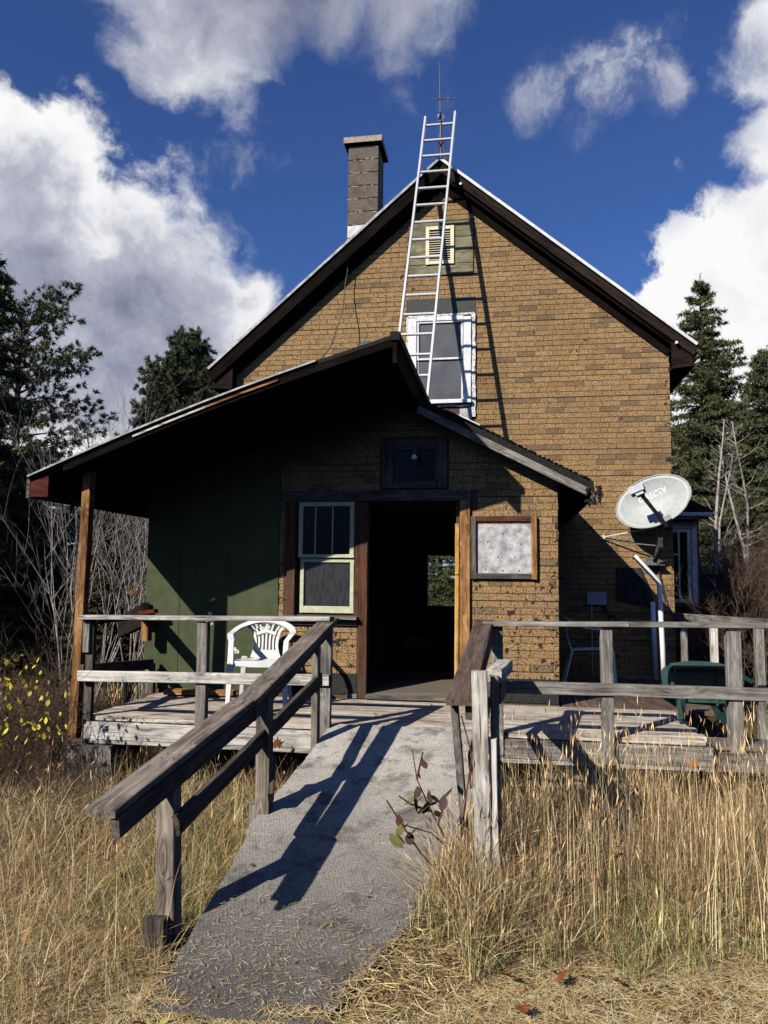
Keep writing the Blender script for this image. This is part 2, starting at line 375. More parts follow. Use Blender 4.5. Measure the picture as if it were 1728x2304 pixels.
def np_mesh(name, V, F, m, parent=None, col=None, mw=None):
    """V (n,3), F (k,3|4), col (n,3|4) point colours"""
    me = bpy.data.meshes.new(name); n = len(V); k = F.shape[1]
    me.vertices.add(n); me.vertices.foreach_set('co', np.ascontiguousarray(V, dtype=np.float32).ravel())
    me.loops.add(len(F)*k); me.loops.foreach_set('vertex_index', np.ascontiguousarray(F, dtype=np.int32).ravel())
    me.polygons.add(len(F)); me.polygons.foreach_set('loop_start', np.arange(0, len(F)*k, k, dtype=np.int32))
    me.polygons.foreach_set('loop_total', np.full(len(F), k, dtype=np.int32))
    if col is not None:
        a = me.color_attributes.new('Col', 'FLOAT_COLOR', 'POINT'); c = np.ones((n, 4), dtype=np.float32); c[:, :col.shape[1]] = col
        a.data.foreach_set('color', c.ravel())
    me.materials.append(MAT[m]); me.update(calc_edges=True); me.shade_flat()
    o = bpy.data.objects.new(name, me); return link(o, parent, mw)
# ================================================================ SETTING
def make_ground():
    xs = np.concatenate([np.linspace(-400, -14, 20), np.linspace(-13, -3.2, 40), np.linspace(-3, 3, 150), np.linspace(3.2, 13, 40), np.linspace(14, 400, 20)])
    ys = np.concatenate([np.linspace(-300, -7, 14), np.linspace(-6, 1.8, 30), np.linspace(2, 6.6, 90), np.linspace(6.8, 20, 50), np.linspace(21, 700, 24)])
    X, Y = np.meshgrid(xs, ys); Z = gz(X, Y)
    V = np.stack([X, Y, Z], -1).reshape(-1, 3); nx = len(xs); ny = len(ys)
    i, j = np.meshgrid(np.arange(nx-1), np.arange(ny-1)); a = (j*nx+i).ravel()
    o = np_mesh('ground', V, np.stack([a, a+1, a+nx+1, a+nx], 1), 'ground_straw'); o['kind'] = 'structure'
    for p in o.data.polygons: p.use_smooth = True
def gz(x, y):
    near = np.exp(-((x+.9)/1.4)**4-((y-3.5)/4)**4)
    xe = -.24-.355*np.clip(4.4-y, 0, 2); rz_ = np.clip((y-3.1)*.162+.012, 0, .27)*np.clip((5.2-y)/.7, 0, 1)
    ridge = np.where(x > xe, np.maximum(0, rz_+.036)*np.clip((y-2.9)*3, 0, 1)*np.clip((5.2-y)*4, 0, 1)*np.clip(1-(x-xe-.02)/.55, 0, 1)**1.3, 0)*np.clip((x+1.4)*4, 0, 1)
    return ridge+(.035*np.sin(x*1.9+1)*np.sin(y*1.5)+.02*np.sin(x*4.1+y*3.3))*(1-near)-.045 + .06*np.clip((x-.2), 0, 1)*np.clip((y-3.6), 0, 1)
make_ground()

# ================================================================ HOUSE
AX, AZ = -.875, 7.32            # roof apex x, z (front edge)
SR, SL = .832, .871             # slopes
YW, YE = 9.95, 17.0             # gable wall plane, rear wall
def roofz(x, d=0.0): return np.where(np.asarray(x) > AX, AZ-SR*(np.asarray(x)-AX), AZ-SL*(AX-np.asarray(x)))-d
HX0, HX1 = -3.69, 2.01
house = thing('house', (-.85, 9.95, 0), 'old two storey house with brown brick-pattern siding, steep gable and a low front porch', 'house')

gw = MB()
T = .12
def wall_piece(b, x0, x1, z0, z1, y0=YW, y1=YW+T): b.box((x0, y0, z0), (x1, y1, z1))
zt = 4.45
wall_piece(gw, HX0, -1.55, .45, zt); wall_piece(gw, -.35, HX1, .45, zt); wall_piece(gw, -1.55, -.35, 2.65, zt)
gw.prism_y([(HX0, zt), (HX1, zt), (HX1, float(roofz(HX1, .06))), (AX, AZ-.06), (HX0, float(roofz(HX0, .06)))], YW, YW+T)
gable = gw.obj('gable_wall', 'mortar', house)
sw = MB().box((HX0, YW+T, .45), (HX0+T, YE-T, 4.7)).box((HX1-T, YW+T, .45), (HX1, YE-T, 4.7))
sw.box((HX0, YE-T, .45), (-1.75, YE, 4.7)).box((-.95, YE-T, .45), (HX1, YE, 4.7)).box((-1.75, YE-T, 2.27), (-.95, YE, 4.7)).box((-1.75, YE-T, .45), (-.95, YE, 1.17))
sw.prism_y([(HX0, 4.7), (HX1, 4.7), (AX, AZ-.1)], YE-T, YE)
sw.obj('side_and_rear_walls', 'siding_brown', house)
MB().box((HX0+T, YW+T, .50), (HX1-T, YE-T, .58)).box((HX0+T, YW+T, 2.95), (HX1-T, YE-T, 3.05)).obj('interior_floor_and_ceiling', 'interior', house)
MB().box((-2.6, 12.6, .58), (-1.72, 12.72, 2.95)).box((-.75, 12.6, .58), (1.2, 12.72, 2.95)).obj('interior_partition', 'interior', house)
# foundation
MB().box((HX0+.03, YW+.03, -.2), (HX1-.03, YE, .45)).obj('foundation', 'concrete', house)

# --- roof: two slabs, rake boards, drip edges, eaves
YR = 9.77
def slab(b, x0, x1, zf, y0, y1, th):
    b.prism_y([(x0, zf(x0)), (x1, zf(x1)), (x1, zf(x1)-th), (x0, zf(x0)-th)], y0, y1)
EXR, EXL = 2.305, -4.02
fR = lambda x: AZ-SR*(x-AX); fL = lambda x: AZ-SL*(AX-x)
rf = MB(); slab(rf, AX, EXR+.02, lambda x: fR(x)+.012, YR-.02, YE+.3, .03); slab(rf, EXL-.02, AX, lambda x: fL(x)+.012, YR-.02, YE+.3, .03)
rf.obj('roof', 'shingle', house)
rs = MB(); slab(rs, AX, EXR, lambda x: fR(x)-.021, YR+.03, YE+.2, .05); slab(rs, EXL, AX, lambda x: fL(x)-.021, YR+.03, YE+.2, .05)
rs.obj('roof_boards', 'wood_eave', house)
dn = lambda s: Vector((-s, 0, -1)) if s else None
def rake(name, m, x0, x1, fn, d0, th, y, w):
    """board along the rake between x0,x1; d0 = vertical depth of its top edge under the roof line"""
    p0 = Vector((x0, y+w/2, fn(x0)-d0-th/2)); p1 = Vector((x1, y+w/2, fn(x1)-d0-th/2))
    c = math.cos(math.atan2(abs(p1.z-p0.z), abs(p1.x-p0.x)))
    return board(name, m, house, p0, p1, w, th*c, (0, 0, 1), .001)
rake('drip_edge', 'drip_edge', AX+.01, EXR, fR, -.012, .050, YR-.045, .024)
rake('rake_board', 'wood_rake', AX+.01, EXR-.015, fR, .052, .135, YR-.02, .03)
rake('drip_edge', 'drip_edge_dull', AX-.01, EXL, fL, -.012, .05, YR-.045, .024)
rake('rake_board', 'wood_black', AX-.01, EXL+.015, fL, .04, .20, YR-.02, .03)
rake('soffit_board', 'wood_black', AX-.05, EXL+.05, fL, .235, .045, YR+.04, .12)
rake('soffit_board', 'wood_black', AX+.03, EXR-.10, fR, .188, .045, YR+.03, .14)
rake('rake_shade_board', 'wood_black', AX+.01, HX1, fR, .23, .13, YW-.030, .024)  # black board added to stand in for the shade band under the overhang
rake('rake_shade_board', 'wood_black', AX-.01, HX0, fL, .26, .10, YW-.030, .024)  # same added black strip, painted shade under the left overhang
for nm, ex, fn, s in (('R', EXR, fR, 1), ('L', EXL, fL, -1)):
    b = MB(); b.box((min(ex-s*.03, ex), YR, fn(ex)-.20), (max(ex-s*.03, ex), YE+.2, fn(ex)-.03)); b.obj('eave_fascia', 'wood_eave', house)
    x_in = HX1 if s > 0 else HX0
    b = MB(); b.prism_y([(ex-s*.02, fn(ex)-.24), (x_in, fn(ex)-.27), (x_in, fn(ex)-.30), (ex-s*.02, fn(ex)-.265)], YR, YE+.2); b.obj('eave_soffit', 'wood_eave', house)
    b = MB(); b.prism_y([(ex-s*.04, fn(ex)-.08), (x_in, fn(x_in)-.08), (x_in, fn(ex)-.28), (ex-s*.04, fn(ex)-.25)], YR+.02, YR+.04); b.obj('eave_return', 'wood_eave', house)
for x, z, m in ((-.60, 6.93, 'white_paint'), (2.06, 4.69, 'white_paint')):
    MB().tube([(x, YR-.05, z), (x, YR-.015, z)], .018, 8).obj('hook', m, house)

# ---------------------------------------------------------------- brick-pattern siding
PAL = [(0.404, 0.256, 0.119), (0.419, 0.27, 0.128), (0.393, 0.246, 0.115), (0.4, 0.242, 0.11), (0.423, 0.279, 0.137), (0.361, 0.238, 0.124), (0.332, 0.224, 0.124)]
ALP = [1, 1, 1, 1, 1, .0, .0]
BR = {'single': 0}
brick_cache = {}
def brick_mesh(dx, z00, z01, ti):
    """local brick: x 0..dx, z 0..z00 on its left, 0..z01 on its right; 5 mm proud, chamfered face"""
    key = (round(dx, 3), round(z00, 3), round(z01, 3), ti)
    if key in brick_cache: return brick_cache[key]
    e = min(.0018, z00*.2+.0004, z01*.2+.0004); d = .0048
    V = np.array([(0, 0, 0), (dx, 0, 0), (dx, 0, z01), (0, 0, z00), (e, -d, e), (dx-e, -d, e), (dx-e, -d, z01-e), (e, -d, z00-e)])
    F = np.array([(4, 5, 6, 7), (0, 1, 5, 4), (1, 2, 6, 5), (2, 3, 7, 6), (3, 0, 4, 7)])
    brick_cache[key] = (V, F); return V, F
def siding(parent, ywall, x0, x1, z0, ztop, roof, holes, phase=0., single=lambda x, z: False, stuffname='brick_field', seam0=0):
    P = .0682; LB = .224; bricks = []
    row = 0; z = z0
    while z < ztop:
        gap = .0042; h = P-gap; seam = (row-seam0) % 5 == 4
        if seam: h -= .0035
        sh = (row % 2)*LB*.5+phase+((row//5)*.083) % LB; sh %= LB
        xs = [(x, x+LB-.0042) for x in np.arange(x0-LB-sh, x1+LB, LB)]
        zc = z+h/2; zz = z + .0015*math.sin(row*1.7)
        for a, b in xs:
            segs = [(max(a, x0), min(b, x1))]
            for hx0, hx1, hz0, hz1 in holes:
                if hz0 < zc < hz1:
                    ns = []
                    for s, e in segs:
                        if hx1 <= s or hx0 >= e: ns.append((s, e))
                        else:
                            if hx0-s > .008: ns.append((s, hx0))
                            if e-hx1 > .008: ns.append((hx1, e))
                    segs = ns
            for s, e in segs:
                if e-s < .012: continue
                h0, h1 = min(h, float(roof(s))-zz), min(h, float(roof(e))-zz)
                if max(h0, h1) < .01: continue
                h0, h1 = max(h0, .004), max(h1, .004)
                ti = int(rng.choice(7, p=[.27, .24, .18, .12, .09, .06, .04]))
                bricks.append((s, zz, e-s, h0, h1, ti))
        z += P; row += 1
    sb = MB(); zz_ = z0+P*(4+seam0)
    while zz_ < ztop:
        xa = [x for x in np.arange(x0, x1, .05) if roof(x) > zz_+.09 and not any(a-.01 < x+.025 < b+.01 and c < zz_+.066 < d_ for a, b, c, d_ in holes)]
        for x in xa: sb.box((x, ywall-.0035, zz_+P-.0085+.0012*math.sin(x*9)), (x+.05, ywall-.0003, zz_+P-.0005+.0012*math.sin(x*9)))  # dark strips drawn as the shadow under each overlapping sheet lip
        zz_ += P*5
    sb.obj('seam_lip_shadow', 'felt', parent)['kind'] = 'stuff'
    acc = []; shared = {}
    for s, zz, dx, h0, h1, ti in bricks:
        if single(s+dx/2, zz+h0/2) and BR['single'] < 298:
            key = (round(dx, 2), round(h0, 3), round(h1, 3), ti)
            if key not in shared:
                V, F = brick_mesh(dx, h0, h1, ti)
                o = np_mesh('brick', V, F, 'brick_siding', parent, np.tile(np.array(PAL[ti]+(ALP[ti],)), (8, 1)), Matrix.Translation((s, ywall-.0005, zz)))
                shared[key] = o.data
            else:
                o = bpy.data.objects.new('brick', shared[key]); link(o, parent, Matrix.Translation((s, ywall-.0005, zz)))
            BR['single'] += 1
        else: acc.append((s, zz, dx, h0, h1, ti))
    Vs, Fs, Cs, k = [], [], [], 0
    for s, zz, dx, h0, h1, ti in acc:
        V, F = brick_mesh(dx, h0, h1, ti); Vs.append(V+np.array((s, ywall-.0005, zz))); Fs.append(F+k); k += 8
        j = rng.normal(0, .012); c = np.array(PAL[ti])*(1+j*3); Cs.append(np.tile(np.append(c, ALP[ti]), (8, 1)))
    if acc:
        o = np_mesh(stuffname, np.concatenate(Vs), np.concatenate(Fs), 'brick_siding', parent, np.concatenate(Cs)); o['kind'] = 'stuff'

# porch dims
YP = 7.65; PX0, PX1 = -3.755, .475
PRX, PRZ = -.94, 3.77                        # ridge of the porch roof, left plane
PS = .365
sag = lambda x: .055*math.sin(max(0, min(1, (PRX-x)/3.25))*math.pi)+.04*max(0, min(1, (PRX-x)/3.25))
fPL = lambda x: PRZ-PS*(PRX-x)+sag(x)
fPR = lambda x: 3.545-.512*(x+.88)
porch = MB()
pt = .1
porch_top = lambda x: (fPL(x) if x < -.94 else fPR(x))-.10
def pw(x0, x1, z0, z1): porch.box((x0, YP, z0), (x1, YP+pt, z1))
pw(PX0, -2.14, .5, 2.15); pw(-2.14, -1.50, .5, 1.38); pw(-1.50, -1.40, .5, 2.55); pw(-.51, PX1, .5, 2.55); pw(-2.14, -1.50, 2.54, 2.6)
porch.prism_y([(PX0, 2.15), (-2.14, 2.15), (-2.14, 2.6), (-1.40, 2.6), (-1.40, 2.55), (PX1, 2.55), (PX1, porch_top(PX1)), (-.90, fPR(-.9)-.1), (-.94, porch_top(-.95)), (-2.2, porch_top(-2.2)), (PX0, porch_top(PX0))], YP, YP+pt)
pwall = porch.obj('porch_wall', 'mortar', house)
MB().box((PX0, YP+pt, .5), (PX0+pt, YW, 2.5)).box((PX1-pt, YP+pt, .5), (PX1, YW, 2.72)).obj('porch_side_walls', 'siding_brown', house)
MB().box((PX0+pt, YP+pt, .50), (PX1-pt, YW, .575)).obj('porch_floor', 'mat_rug', house)
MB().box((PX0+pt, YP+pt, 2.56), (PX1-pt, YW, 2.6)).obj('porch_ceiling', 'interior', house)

holes_porch = [(-1.50, -.36, 0, 2.62), (-2.27, -1.47, 1.27, 2.64), (-.37, .285, 1.745, 2.38), (-1.28, -.58, 2.62, 3.2), (-1.6, -.3, 2.44, 2.63)]
siding(pwall, YP, -2.322, PX1+.003, .80, 3.6, lambda x: np.array(porch_top(x)-.02), holes_porch, .05,
       single=lambda x, z: True, stuffname='brick_field', seam0=1)
def on_view(x, z): return (x > .9 and z < 2.9)
siding(gable, YW, HX0-.002, HX1+.003, .55, 7.3, lambda x: roofz(x, .075),
       [(-1.33, -.41, 3.8, 5.48), (-1.31, -.44, 5.78, 6.53), (-3.66, .38, 0, 2.66)], .11, single=on_view, seam0=2)

# torn and worn patches in the siding
def patches(parent, ywall, spots, m='felt', name='torn_patch'):
    b = MB()
    for x, z, r in spots:
        n = random.randint(9, 13); k0 = len(b.v); el = random.uniform(.35, .9); ro = random.uniform(0, 3.1)
        pts = []
        for i in range(n):
            a = 2*math.pi*i/n; rr = r*random.uniform(.35, 1.15); u, v = rr*math.cos(a), rr*el*math.sin(a)
            pts.append((x+u*math.cos(ro)-v*math.sin(ro), z+u*math.sin(ro)+v*math.cos(ro)))
        b.v += [(px, ywall-.0085-random.uniform(0, .0015), pz) for px, pz in pts]+[(px, ywall-.005, pz) for px, pz in pts]
        b.f += [tuple(range(k0, k0+n))[::-1]]+[(k0+i, k0+(i+1) % n, k0+n+(i+1) % n, k0+n+i) for i in range(n)]
    o = b.obj(name, m, parent); o['kind'] = 'stuff'; return o
sp = [(.02, 1.43, .05), (.37, 1.40, .035), (.27, .62+.75, .03), (-.02, 1.08, .03), (-.2, 1.30, .018), (.3, 1.12, .035), (.33, .98, .04), (.2, 1.25, .03), (.42, 1.27, .03),
      (-1.70, 1.11, .055), (-1.63, 1.13, .05), (-1.72, 1.19, .025), (-1.70, 1.02, .02), (-1.55, 1.08, .02), (-1.56, .88, .03), (-2.29, 1.2, .03), (-2.28, 1.9, .02)]
for i in range(105):
    x = random.uniform(-.33, .47); z = .76+random.random()**1.6*.95; sp.append((x, z, random.uniform(.004, .022)*(1.2 if x > .25 else 1)))
for i in range(20): sp.append((.468-random.random()**2*.06, random.uniform(.75, 2.3), random.uniform(.008, .028)))
for i in range(30): sp.append((random.uniform(-2.31, -1.5), random.uniform(.82, 1.27), random.uniform(.004, .016)))
for i in range(8): sp.append((random.uniform(-2.32, -2.24), random.uniform(1.3, 1.8), random.uniform(.006, .015)))
patches(pwall, YP, sp)
patches(pwall, YP-.0005, [(.425, 1.70, .055), (.43, 1.78, .04), (.40, 1.64, .03)], 'felt')
patches(pwall, YP-.002, [(.43, 1.71, .042), (.445, 1.78, .028)], 'wood_orange', 'bare_wood_patch')
sg = [(.98, 4.83, .022), (.88, 4.69, .03), (.82, 4.70, .02), (.90, 4.64, .018), (.84, 4.76, .01), (1.42, 3.80, .018), (1.98, 3.27, .045), (1.97, 4.26, .02), (1.99, 3.0, .04), (1.96, 2.6, .03),
      (-1.33, 5.70, .03), (-1.25, 5.62, .025), (-1.62, 5.55, .018), (-1.40, 5.80, .04), (-1.36, 5.93, .03), (-.28, 4.30, .022), (-.28, 4.35, .014), (1.02, 2.42, .03), (1.06, 2.36, .02), (-2.6, 5.0, .012)]
for i in range(70): sg.append((random.uniform(-.3, 1.98), 2.2+random.random()*3.0, random.uniform(.004, .009)))
for i in range(26): sg.append((2.0-random.random()**2*.05, random.uniform(.9, 4.3), random.uniform(.008, .03)))
for i in range(50): sg.append((random.uniform(.6, 1.98), random.uniform(.6, 2.1), random.uniform(.008, .028)))
patches(gable, YW, sg)
# dark felt showing round the base and above the attic window
for x0, x1, z0, z1 in ((-2.322, -1.485, .60, .80), (-.36, .47, .575, .80)):
    MB().box((x0, YP-.012, z0), (x1, YP-.0006, z1)).obj('felt_strip', 'felt', house)
MB().box((-1.325, YW-.012, 5.235), (-.415, YW-.0006, 5.475)).obj('felt_strip', 'felt_grey', house)
MB().box((-1.60, YP-.03, .565), (-1.49, YP-.0013, .605)).obj('base_trim', 'wood_weathered', house)

# green sheets on the left of the porch
for x0, x1 in ((-3.765, -3.392), (-3.386, -2.86), (-2.857, -2.326)):
    MB().prism_y([(x0, .60), (x1, .60), (x1, porch_top(x1)-.01), (x0, porch_top(x0)-.01)], YP-.014, YP-.0006).obj('green_panel', 'green_panel', house)
patches(pwall, YP-.007, [(-3.05, 1.365, .035), (-3.05, 1.27, .045), (-2.76, 1.0, .05), (-3.1, .70, .05), (-3.17, .84, .03), (-2.45, 1.22, .07), (-2.55, 1.24, .05)], 'white_putty', 'plaster_smear')
for i in range(14): pass

# --- door opening: casings, header, trim
board('door_casing', 'wood_red', house, (-1.437, YP-.02, .565), (-1.440, YP-.02, 2.52), .085, .035, (0, 1, 0))
board('door_casing', 'wood_orange', house, (-.423, YP-.022, .565), (-.421, YP-.022, 2.54), .100, .04, (0, 1, 0))
board('door_trim', 'wood_yellow', house, (-.500, YP+.01, 1.80), (-.497, YP+.01, 2.30), .040, .10, (0, 1, 0))
board('door_trim', 'wood_yellow', house, (-.503, YP+.01, .62), (-.500, YP+.01, 1.79), .040, .09, (0, 1, 0))
board('door_header', 'wood_weathered_dark', house, (-2.3, YP-.024, 2.585), (-.36, YP-.024, 2.585), .045, .11)
board('door_sill', 'wood_weathered', house, (-1.39, YP-.04, .592), (-.47, YP-.04, .592), .16, .035)
# threshold slab that rises on the right
MB().add([(-1.38, 7.70, .61), (-.50, 7.70, .64), (-.5, 8.6, .66), (-1.3, 8.5, .62), (-1.38, 7.70, .58), (-.50, 7.70, .58), (-.5, 8.6, .58), (-1.3, 8.5, .58)],
         [(0, 1, 2, 3), (0, 4, 5, 1), (1, 5, 6, 2), (2, 6, 7, 3), (3, 7, 4, 0)]).obj('threshold', 'mat_rug', house)

# --- porch window
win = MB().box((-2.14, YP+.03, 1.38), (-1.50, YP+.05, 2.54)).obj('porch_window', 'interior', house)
board('casing', 'wood_red', win, (-2.190, YP-.02, 1.365), (-2.193, YP-.02, 2.53), .085, .035, (0, 1, 0))
board('casing', 'wood_red', win, (-1.506, YP-.021, 1.365), (-1.506, YP-.021, 2.53), .050, .035, (0, 1, 0))
board('sill', 'wood_weathered', win, (-2.26, YP-.055, 1.352), (-1.49, YP-.055, 1.352), .12, .03)
board('apron', 'wood_weathered_dark', win, (-2.24, YP-.022, 1.305), (-1.49, YP-.022, 1.305), .03, .06)
def sash(par, x0, x1, z0, z1, y, wd, m, wb=None):
    wb = wb or wd
    board('sash_rail', m, par, (x0, y, z0+wb/2), (x1, y, z0+wb/2), .035, wb, jit=.0006)
    board('sash_rail', m, par, (x0, y, z1-wd/2), (x1, y, z1-wd/2), .035, wd, jit=.0006)
    board('sash_stile', m, par, (x0+wd/2, y-.001, z0+.002), (x0+wd/2, y-.001, z1-.002), wd, .036, (0, 1, 0), jit=.0006)
    board('sash_stile', m, par, (x1-wd/2, y-.001, z0+.002), (x1-wd/2, y-.001, z1-.002), wd, .036, (0, 1, 0), jit=.0006)
sash(win, -2.118, -1.538, 1.955, 2.525, YP-.012, .045, 'sash_paint', .035)
sash(win, -2.100, -1.540, 1.396, 1.948, YP+.015, .04, 'sash_paint', .07)
for x in (-1.945, -1.765): board('muntin', 'sash_paint', win, (x, YP-.01, 1.985), (x, YP-.01, 2.485), .012, .02, (0, 1, 0))
for k, (x0, x1) in enumerate(((-2.08, -1.951), (-1.939, -1.771), (-1.759, -1.58))):
    MB().box((x0, YP-.006, 1.985), (x1, YP-.003, 2.485)).obj('pane', 'dark_glass', win)
MB().box((-2.065, YP+.018, 1.46), (-1.58, YP+.021, 1.91)).obj('pane', 'dusty_glass', win)

# --- boarded window to the right of the door
bw = MB().box((-.315, YP-.02, 1.80), (.235, YP-.012, 2.33)).obj('boarded_window', 'galvanised', house)
board('frame', 'wood_weathered_dark', bw, (-.338, YP-.028, 1.757), (-.338, YP-.028, 2.372), .055, .045, (0, 1, 0))
board('frame', 'wood_orange', bw, (.248, YP-.028, 1.757), (.248, YP-.028, 2.372), .055, .045, (0, 1, 0))
board('frame', 'wood_red', bw, (-.309, YP-.026, 2.345), (.219, YP-.026, 2.345), .040, .055)
board('frame', 'wood_weathered_dark', bw, (-.309, YP-.026, 1.785), (.219, YP-.026, 1.785), .04, .055)
MB().box((-.308, YP-.0225, 2.295), (.219, YP-.0205, 2.317)).obj('rust_edge', 'rust', bw)
b = MB()
for x, z in ((-.22, 1.85), (-.05, 1.84), (.10, 1.84), (-.1, 1.97), (.06, 1.97), (.12, 2.1), (-.2, 2.12), (-.05, 2.2)): b.box((x-.006, YP-.024, z-.006), (x+.006, YP-.0205, z+.006))
b.obj('nail_head', 'dark_metal', bw)

# --- square opening above the door
tw = MB().box((-1.14, YP-.006, 2.73), (-.72, YP-.002, 3.04)).obj('transom_window', 'dark_glass', house)
for a in (((-1.20, 2.66), (-1.20, 3.16), .12), ((-.66, 2.66), (-.66, 3.16), .12)):
    board('casing', 'wood_weathered_dark', tw, (a[0][0], YP-.02, a[0][1]), (a[1][0], YP-.02, a[1][1]), a[2], .035, (0, 1, 0))
board('casing', 'wood_weathered_dark', tw, (-1.14, YP-.02, 3.10), (-.72, YP-.02, 3.10), .035, .11)
board('casing', 'wood_weathered_dark', tw, (-1.14, YP-.02, 2.69), (-.72, YP-.02, 2.69), .035, .07)

# --- porch roof
N = 10
xs = [-4.19+(PRX+4.19)*i/N for i in range(N+1)]
b = MB(); prof = [(x, fPL(x)) for x in xs]
b.prism_y(prof+[(x, z-.035) for x, z in prof[::-1]], 6.17, YW-.002)
b.obj('porch_roof_left', 'shingle', house)
b = MB(); b.prism_y([(x, z-.037) for x, z in prof]+[(x, z-.06) for x, z in prof[::-1]], 6.19, YW-.004); b.obj('porch_roof_boards', 'wood_black', house)
b = MB(); b.prism_y([(x, z+.004) for x, z in prof[:9]]+[(x, z-.012) for x, z in prof[:9][::-1]], 6.148, 6.168); b.obj('porch_roof_edge', 'drip_edge_dull', house)
b = MB(); b.prism_y([(x, z-.030) for x, z in prof[1:]]+[(x, z-.095) for x, z in prof[1:][::-1]], 6.175, 6.215); b.obj('porch_rake_board', 'wood_black', house)
for seg in ((3, 5), (5, 7)):
    b = MB(); q = prof[seg[0]:seg[1]+1]; b.prism_y([(x, z-.045) for x, z in q]+[(x, z-.062) for x, z in q[::-1]], 6.158, 6.173); b.obj('split_batten', 'wood_bleached' if seg[0] == 3 else 'wood_orange', house)
for y in (6.55, 6.95, 7.35):
    board('rafter', 'wood_black', house, (-4.1, y, fPL(-4.1)-.13), (-.98, y, fPL(-.98)-.13), .04, .13, jit=0)
MB().box((-4.205, 6.17, 2.43), (-4.175, YW, 2.60)).obj('porch_eave_fascia', 'wood_weathered_dark', house)
MB().prism_y([(-4.175, 2.44), (-4.0, 2.44), (-4.0, 2.62), (-4.175, 2.57)], 6.175, 6.2).obj('porch_rake_end', 'wood_redpaint', house)
board('porch_beam', 'wood_eave', house, (-3.80, 6.50, 2.60), (-3.80, YP, 2.60), .09, .12, jit=0)
# ridge end of the left slope
MB().box((PRX, 6.17, 3.53), (PRX+.035, YW-.01, 3.775)).obj('ridge_board', 'wood_black', house)
MB().box((PRX-.02, 6.15, 3.72), (PRX+.06, YW-.01, 3.79)).obj('ridge_cap', 'shingle', house)
# right slope
xr = [-.905, -.4, .1, .55, .80]
b = MB(); b.prism_y([(x, fPR(x)) for x in xr]+[(x, fPR(x)-.085) for x in xr[::-1]], 7.44, YW-.003); b.obj('porch_roof_right', 'shingle', house)
board('porch_fascia', 'wood_weathered', house, (-.88, 7.45, fPR(-.88)-.125), (.74, 7.45, fPR(.74)-.125), .03, .075)
b = MB(); b.prism_y([(x, fPR(x)-.087) for x in (-.88, .76)]+[(x, fPR(x)-.105) for x in (.76, -.88)], 7.47, YW-.005); b.obj('porch_roof_boards', 'wood_eave', house)
board('tin_flashing', 'drip_edge', house, (-.60, 7.44, fPR(-.60)+.008), (-.27, 7.44, fPR(-.27)+.008), .10, .012)
MB().box((.77, 7.46, fPR(.8)-.16), (.80, YW-.01, fPR(.8)-.01)).obj('porch_eave_fascia', 'wood_weathered_dark', house)
b = MB()
for i in range(26):
    x = .80+random.uniform(-.09, .07); z = 2.60+random.uniform(-.13, .03); r = random.uniform(.015, .04); y = 7.43+random.uniform(-.015, .05)
    a = random.uniform(0, 3); b.add([(x+r*math.cos(a+k*2.1)*random.uniform(.6, 1.2), y+random.uniform(-.01, .01), z+r*math.sin(a+k*2.1)) for k in range(3)]+[(x, y+.012, z)], [(0, 1, 2), (0, 3, 1), (1, 3, 2), (2, 3, 0)])
b.obj('torn_felt', 'shingle', house)['kind'] = 'stuff'
b = MB(); random.seed(5)
for i in range(90):
    t = random.random(); x = -.25+1.02*t; z = fPR(x); s = random.uniform(.006, .016); y = 7.43
    b.box((x-s, y-.003, z-.004), (x+s, y+.02, z+random.uniform(.002, .010)))
b.obj('ragged_shingle_edge', 'shingle', house)['kind'] = 'stuff'

# --- corner post of the porch
pp = board('porch_post', 'wood_orange', house, (-3.80, 6.44, .30), (-3.765, 6.44, 2.70), .080, .09, (0, 1, 0))

# --- upper window
uw = MB().box((-1.19, YW-.01, 4.08), (-.57, YW-.003, 5.17)).obj('attic_window', 'interior', house)
YU = YW-.03
board('casing', 'white_paint', uw, (-1.245, YU, 4.04), (-1.245, YU, 5.20), .11, .05, (0, 1, 0))
board('casing', 'white_paint', uw, (-.520, YU, 4.04), (-.520, YU, 5.20), .10, .05, (0, 1, 0))
board('casing', 'white_paint', uw, (-1.19, YU, 5.185), (-.57, YU, 5.185), .05, .06)
board('brick_mould', 'white_putty', uw, (-1.312, YU+.012, 4.02), (-1.312, YU+.012, 5.225), .035, .035, (0, 1, 0), jit=.005, seg=24)
board('brick_mould', 'white_putty', uw, (-.440, YU+.012, 3.86), (-.440, YU+.012, 5.24), .055, .035, (0, 1, 0), jit=.006, seg=26)
board('brick_mould', 'white_putty', uw, (-1.31, YU+.012, 5.225), (-.43, YU+.012, 5.245), .035, .03, jit=.005, seg=20)
board('sill', 'white_paint', uw, (-1.19, YU-.02, 4.055), (-.47, YU-.02, 4.06), .09, .045)
board('apron', 'white_putty', uw, (-1.1, YU, 4.015), (-.48, YU, 4.015), .03, .03, jit=.004, seg=14)
MB().box((-1.1, YW-.012, 3.80), (-.62, YW-.001, 4.0)).obj('bare_board', 'wood_red', uw)
MB().box((-.62, YW-.013, 3.80), (-.47, YW-.0012, 4.0)).obj('tin_sheet', 'galvanised', uw)
sash(uw, -1.185, -.575, 4.63, 5.155, YU+.006, .028, 'white_paint')
sash(uw, -1.185, -.575, 4.08, 4.65, YU+.022, .024, 'white_paint')
MB().box((-1.16, YU+.010, 4.655), (-.60, YU+.012, 5.13)).obj('pane', 'window_screen', uw)
MB().box((-1.165, YU+.014, 4.10), (-.595, YU+.016, 4.63)).obj('pane', 'window_screen', uw)

